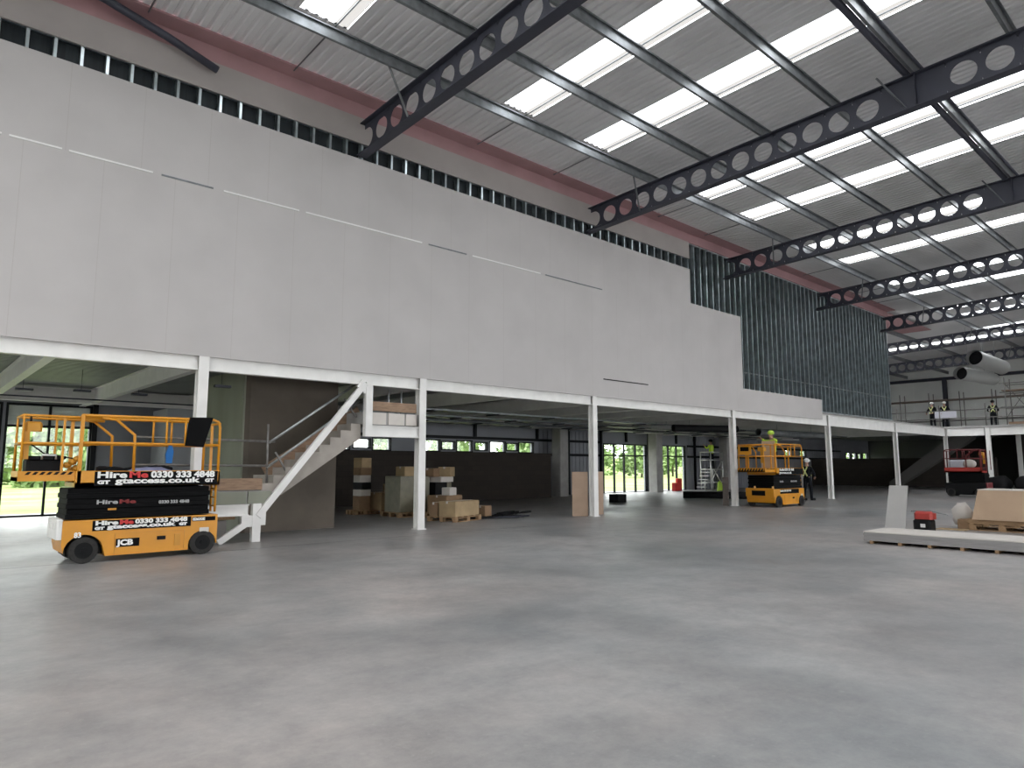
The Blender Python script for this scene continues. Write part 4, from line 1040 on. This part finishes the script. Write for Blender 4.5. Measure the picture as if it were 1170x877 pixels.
# ================================================================== PEOPLE
def skin_mesh(name, nodes, edges, m_, parent, sub=1, rootn=0):
    me = bpy.data.meshes.new(name); me.from_pydata([n[0] for n in nodes], edges, [])
    o = bpy.data.objects.new(name, me); COL.objects.link(o); o.parent = parent
    me.skin_vertices.new() if hasattr(me.skin_vertices, 'new') else None
    md = o.modifiers.new('skin', 'SKIN'); md.use_smooth_shade = True
    if not me.skin_vertices: 
        bm = bmesh.new(); bm.from_mesh(me); bm.verts.layers.skin.verify(); bm.to_mesh(me); bm.free()
    sv = me.skin_vertices[0].data
    for i, n in enumerate(nodes):
        r = n[1]; sv[i].radius = r if isinstance(r, tuple) else (r, r); sv[i].use_root = (i == rootn)
    s = o.modifiers.new('sub', 'SUBSURF'); s.levels = s.render_levels = sub
    bpy.context.view_layer.update()
    ev = o.evaluated_get(bpy.context.evaluated_depsgraph_get())
    m2 = bpy.data.meshes.new_from_object(ev)
    o.modifiers.clear(); o.data = m2; m2.materials.clear(); m2.materials.append(m_)
    for p in m2.polygons: p.use_smooth = True
    return o
def person(loc, rz, label, arms, legs=0.0, lean=0.0, vest='straps', helmet=M_helm, crouch=0.0, jacket=M_cloth):
    """local frame: faces +y. arms: ((elbow),(wrist)) for right (+x) and left (-x)"""
    th = thing('person', label, 'person', loc, rz)
    c = crouch; pel = (0, 0, .95-c)
    def L(x, y, z): return (x, y + lean*(z-.95+c), z-c)
    N = [((pel), (.13, .10)), (L(0,0,1.12), (.125,.09)), (L(0,0,1.32), (.155,.10)), (L(0,0,1.46), (.10,.075)), (L(0,.01,1.53), .055), (L(0,.02,1.62), (.072,.085)), (L(0,.03,1.70), (.072,.085)), (L(0,.025,1.76), (.045,.05))]
    E = [(0,1),(1,2),(2,3),(3,4),(4,5),(5,6),(6,7)]
    hands = []
    for s, (el, wr) in zip((1,-1), arms):
        sh = L(.19*s, 0, 1.42); i = len(N)
        N += [(sh, .052), (el, .042), (wr, .028)]; E += [(2,i),(i,i+1),(i+1,i+2)]
        d = (Vector(wr)-Vector(el)).normalized(); up = Vector((0,0,1)) if abs(d.z) < .8 else Vector((0,1,0)); sd = d.cross(up).normalized(); nm = sd.cross(d)
        p = Vector(wr)+d*.05; N.append((tuple(p), (.036,.02))); E.append((i+2, i+3)); base = i+3
        for q, ln in zip((-1.5,-.5,.5,1.5), (.075,.09,.085,.065)):
            a = p + d*.045 + sd*q*.019; b = a + d*ln*.55 - nm*.012*s; e = b + d*ln*.4 - nm*.028*s
            j = len(N); N += [(tuple(a), .0095), (tuple(b), .009), (tuple(e), .0075)]; E += [(base,j),(j,j+1),(j+1,j+2)]
        a = Vector(wr)+d*.03 + sd*.03; b = a + d*.03 + sd*.028; e = b + d*.03 + sd*.006
        j = len(N); N += [(tuple(a), .012), (tuple(b), .010), (tuple(e), .008)]; E += [(i+2,j),(j,j+1),(j+1,j+2)]
    for s in (1,-1):
        k = legs*s; i = len(N)
        N += [((.10*s, 0, .90-c), .085), ((.11*s, .06*abs(legs)+.5*c+k*.25, .50-c*.45), .058), ((.12*s, k*.5-.04, .09), .04), ((.13*s, k*.5+.12, .04), (.04,.03))]
        E += [(0,i),(i,i+1),(i+1,i+2),(i+2,i+3)]
    body = skin_mesh('body', N, E, M_skin, th)
    # nose and ears as part of the face
    m = MB(); hc = Vector(L(0,.03,1.655)); m.blob((hc.x, hc.y+.095, hc.z), (.012,.018,.02), 8, 6); m.blob((hc.x-.078, hc.y, hc.z), (.012,.02,.03), 8, 6); m.blob((hc.x+.078, hc.y, hc.z), (.012,.02,.03), 8, 6); m.build('face', M_skin, th)
    # jacket
    J = [((0,0,.86-c), (.175,.135)), (L(0,0,1.10), (.16,.115)), (L(0,0,1.33), (.185,.125)), (L(0,0,1.46), (.12,.09))]
    JE = [(0,1),(1,2),(2,3)]
    for s, (el, wr) in zip((1,-1), arms):
        sh = L(.19*s, 0, 1.42); i = len(J); w2 = Vector(el).lerp(Vector(wr), .88)
        J += [(sh, .07), (el, .056), (tuple(w2), .042)]; JE += [(2,i),(i,i+1),(i+1,i+2)]
    skin_mesh('jacket', J, JE, jacket, th)
    T_ = [((0,0,.97-c), (.15,.115)), ((0,0,1.08-c), (.15,.11))]; TE = [(0,1)]
    for s in (1,-1):
        k = legs*s; i = len(T_)
        T_ += [((.10*s, 0, .88-c), .105), ((.11*s, .06*abs(legs)+.5*c+k*.25, .50-c*.45), .078), ((.12*s, k*.5-.04, .02), .058)]; TE += [(0,i),(i,i+1),(i+1,i+2)]
    skin_mesh('trousers', T_, TE, M_cloth, th)
    for s in (1,-1):
        k = legs*s; m = MB(); m.bbox(.13*s-.05, .13*s+.05, k*.5-.1, k*.5+.19, 0, .10, .03); m.build('boot', M_black, th)
    if vest == 'full':
        skin_mesh('hi_vis_vest', [((0,0,.84-c), (.19,.15)), (L(0,0,1.10), (.18,.135)), (L(0,0,1.33), (.205,.145)), (L(0,0,1.44), (.15,.11))], [(0,1),(1,2),(2,3)], M_hiv, th)
    elif vest == 'straps':
        m = MB()
        for sy in (-1, 1):
            for a, b in (((-.12, 1.47), (.10, 1.05)), ((.12, 1.47), (-.10, 1.05))):
                p = Vector(L(a[0], sy*.155, a[1])); q = Vector(L(b[0], sy*.15, b[1])); m.bar(p, q, .055, .012, (0,1,0))
        m.build('reflective_straps', mat('pale_yellow_reflective', (.75, .78, .35), .5), th)
    hh = MB(); hc = L(0,.02,1.735)
    hh.blob(hc, (.112,.14,.10), 16, 10); hh.cyl((hc[0], hc[1]+.03, hc[2]-.015), (0,0,1), .135, .014, 20); hh.build('helmet', helmet, th)
    return th
person((-.22, 30.0, 0), -.15, 'worker walking away in white helmet and pale straps, right of the distant lift',
       (((.33,.02,1.14),(.20,.22,1.02)), ((-.33,.0,1.14),(-.24,.2,1.0))), legs=.22)
person((.78, 25.0, 1.245), PI*.9, 'worker in lime hi-vis vest and lime helmet standing in the distant yellow lift',
       (((.30,.05,1.2),(.28,.25,1.3)), ((-.30,.05,1.2),(-.28,.25,1.3))), vest='full', helmet=M_helmg, crouch=.22, jacket=M_hiv)
person((-9.5, 37.3, 1.30), PI*.5, 'worker in lime vest and dark hair covering on the aluminium step tower',
       (((.32,.1,1.25),(.25,.3,1.45)), ((-.32,.1,1.25),(-.25,.3,1.4))), vest='full', helmet=M_black, jacket=M_hiv)
person((-1.5, 51.62, 3.932), PI-.25, 'worker in white helmet at the left end of the sheet on the far mezzanine',
       (((.3,.12,1.15),(.2,.32,1.05)), ((-.3,.12,1.15),(-.2,.32,1.05))))
person((-.78, 51.62, 3.932), PI+.2, 'worker in white helmet at the right end of the sheet on the far mezzanine',
       (((.3,.12,1.15),(.2,.32,1.05)), ((-.3,.12,1.15),(-.2,.32,1.05))))
person((1.62, 52.9, 3.932), .2, 'worker in dark clothes standing alone on the far mezzanine by the scaffold',
       (((.3,.05,1.15),(.22,.22,1.1)), ((-.3,.05,1.15),(-.22,.22,1.1))), vest='straps', helmet=M_black)
m = MB(); m.box(-1.25, .0, 51.17, 51.2, 4.62, 5.05); m.build('carried_sheet', M_tin, None, 'pale grey sheet held up by two workers on the far mezzanine', 'sheet')
# tan board carried on the distant lift
m = MB(); m.prism([(.74, 1.245), (1.36, 1.245), (1.30, 2.42), (.80, 2.42)], 'y', 24.2, 24.23); m.build('tan_sheet', M_tan, None, 'tan board standing upright in the distant yellow lift', 'board')
stand_board(-.05, .6, 28.1, 27.75, 1.15, M_gbo, 'pale board standing on the floor behind the distant yellow lift', .02)

# ================================================================== SCAFFOLD ON THE RIGHT MEZZANINE
def scaffold(name, label, x0, x1, y0, y1, zs, zt, nx, braces=True, boards=None):
    th = thing(name, label, 'scaffold', ((x0+x1)/2, (y0+y1)/2, 3.932))
    T2 = Matrix.Translation((-(x0+x1)/2, -(y0+y1)/2, -3.932))
    def mk():
        m = MB(); m.m = T2; return m
    for i in range(nx+1):
        x = x0+(x1-x0)*i/nx
        for y in {y0, y1}:
            m = mk(); m.tube([(x, y, 3.935), (x, y, zt)], .035, 6); m.build('standard', M_rust, th)
    for z in zs:
        for y in {y0, y1}:
            m = mk(); m.tube([(x0-.3, y, z), (x1+.3, y, z)], .03, 6); m.build('ledger', M_rust, th)
    if braces:
        for i in range(nx):
            xa, xb = x0+(x1-x0)*i/nx, x0+(x1-x0)*(i+1)/nx
            m = mk(); m.tube([(xa, y0, zs[0]), (xb, y0, zs[-1])], .022, 6); m.build('brace', M_rust, th)
            m = mk(); m.tube([(xb, y0, zs[0]), (xa, y0, zs[-1])], .022, 6); m.build('brace', M_rust, th)
    if boards:
        for z in boards: 
            m = mk(); m.box(x0-.2, x1+.2, y0, y1 if y1 > y0 else y0+.05, z, z+.05 if y1 > y0 else z+.2); m.build('boards', M_scaf, th)
    return th
scaffold('edge_guardrail', 'scaffold tube guardrail along the front edge of the right mezzanine', -2.9, 12.0, 49.25, 49.25, (4.45, 4.95), 5.3, 6, False)
scaffold('scaffold_tower', 'braced scaffold tower at the right edge above the mezzanine', 1.9, 6.5, 55.0, 56.4, (4.7, 5.4, 6.4, 7.0), 7.4, 3, True, (6.5,))
scaffold('long_scaffold', 'long scaffold run standing against the pale end wall', -8.5, 2.0, 60.5, 61.6, (5.0, 6.6), 7.2, 5, False, (6.6,))
m = MB(); m.box(3.0, 12, 50.2, 50.45, 3.935, 4.15); m.build('timber_stack', M_scaf, None, 'stack of scaffold boards lying on the right mezzanine edge', 'boards')
m = MB(); m.box(-4.75, -4.45, YE-.9, YE-.6, 3.93, 8.7); m.build('steel_column', M_raft, None, 'dark steel column before the pale end wall', 'column')
m = MB(); m.box(-11, 14, YE-.5, YE-.3, 8.75, 9.0); m.build('steel_beam', M_raft, None, 'dark beam along the top of the pale end wall', 'beam')
# items on the floor under the right mezzanine
m = MB(); m.blob((2.9, 47.6, .45), (.65, .5, .5), fn=lambda p: 1+.1*math.sin(p.x*6)); m.blob((4.1, 47.4, .45), (.5, .5, .5)); m.build('black_sacks', M_black, None, 'black bulk sacks on the floor at the right edge behind the tan stack', 'sacks')

# ================================================================== OUTSIDE PLANTS
def tree(x, y, h_, r, m_, label, seed, n=2600, group='trees outside the windows'):
    rnd = random.Random(seed)
    th = thing('tree', label, 'tree', (x, y, -.06), group=group)
    m = MB(); m.tube([(0, 0, 0), (.1, .05, h_*.3), (0, .1, h_*.6)], .14, 8, .06); m.build('trunk', M_bark, th)
    m = MB()
    cl_ = [(rnd.uniform(-r, r)*.6, rnd.uniform(-r, r)*.6, rnd.uniform(.3, .85)*h_, rnd.uniform(.35, .6)*r) for _ in range(9)]
    cl_ += [(rnd.uniform(-r, r)*.8, rnd.uniform(-r, r)*.8, rnd.uniform(.08, .35)*h_, rnd.uniform(.35, .6)*r) for _ in range(6)]
    for k in range(n):
        c = cl_[k % len(cl_)]
        d = Vector((rnd.gauss(0,1), rnd.gauss(0,1), rnd.gauss(0,1))).normalized() * c[3]*rnd.uniform(.6, 1.05)
        p = Vector(c[:3]) + d; s = rnd.uniform(.20, .42)
        a = Vector((rnd.gauss(0,1), rnd.gauss(0,1), rnd.gauss(0,1))).normalized(); b = a.orthogonal().normalized()
        m.add([p-a*s, p+b*s*.6, p+a*s, p-b*s*.6], [(0,1,2,3)])
    m.build('crown', m_, th)
mb = MB(); mb.add([(-72,-90,-.1),(-72,190,-.1),(-88,190,3.2),(-88,-90,3.2)], [(0,1,2,3)]); struct('floor_grass_bank', mb, M_grass)
k = 0
for x, y, h_ in ((-46, -18, 4.6), (-50, -8, 5.2), (-47, 0.5, 4.4), (-49, 9.5, 5.6), (-46, 18.5, 7), (-48, 28, 7.5), (-45, 37.5, 7.5), (-47, 47, 8), (-44, 56.5, 8), (-46, 66, 8.5), (-44, 75.5, 8.5), (-46, 85.5, 9), (-45, 95, 9), (-46, 106, 9.5), (-47, 118, 9.5), (-46, 131, 10)):
    tree(x, y, h_, 3.1, M_leaf if k % 2 else M_leafd, 'green leafy tree or shrub seen through the windows', k); k += 1
for q in range(20):
    y = 6+q*10.2
    tree(-60-(q % 3), y, 6.5+min(4.5, q*.9), 3.5, M_leafd if q % 2 else M_leaf, 'green leafy tree or shrub seen through the windows', 50+q, n=1800)
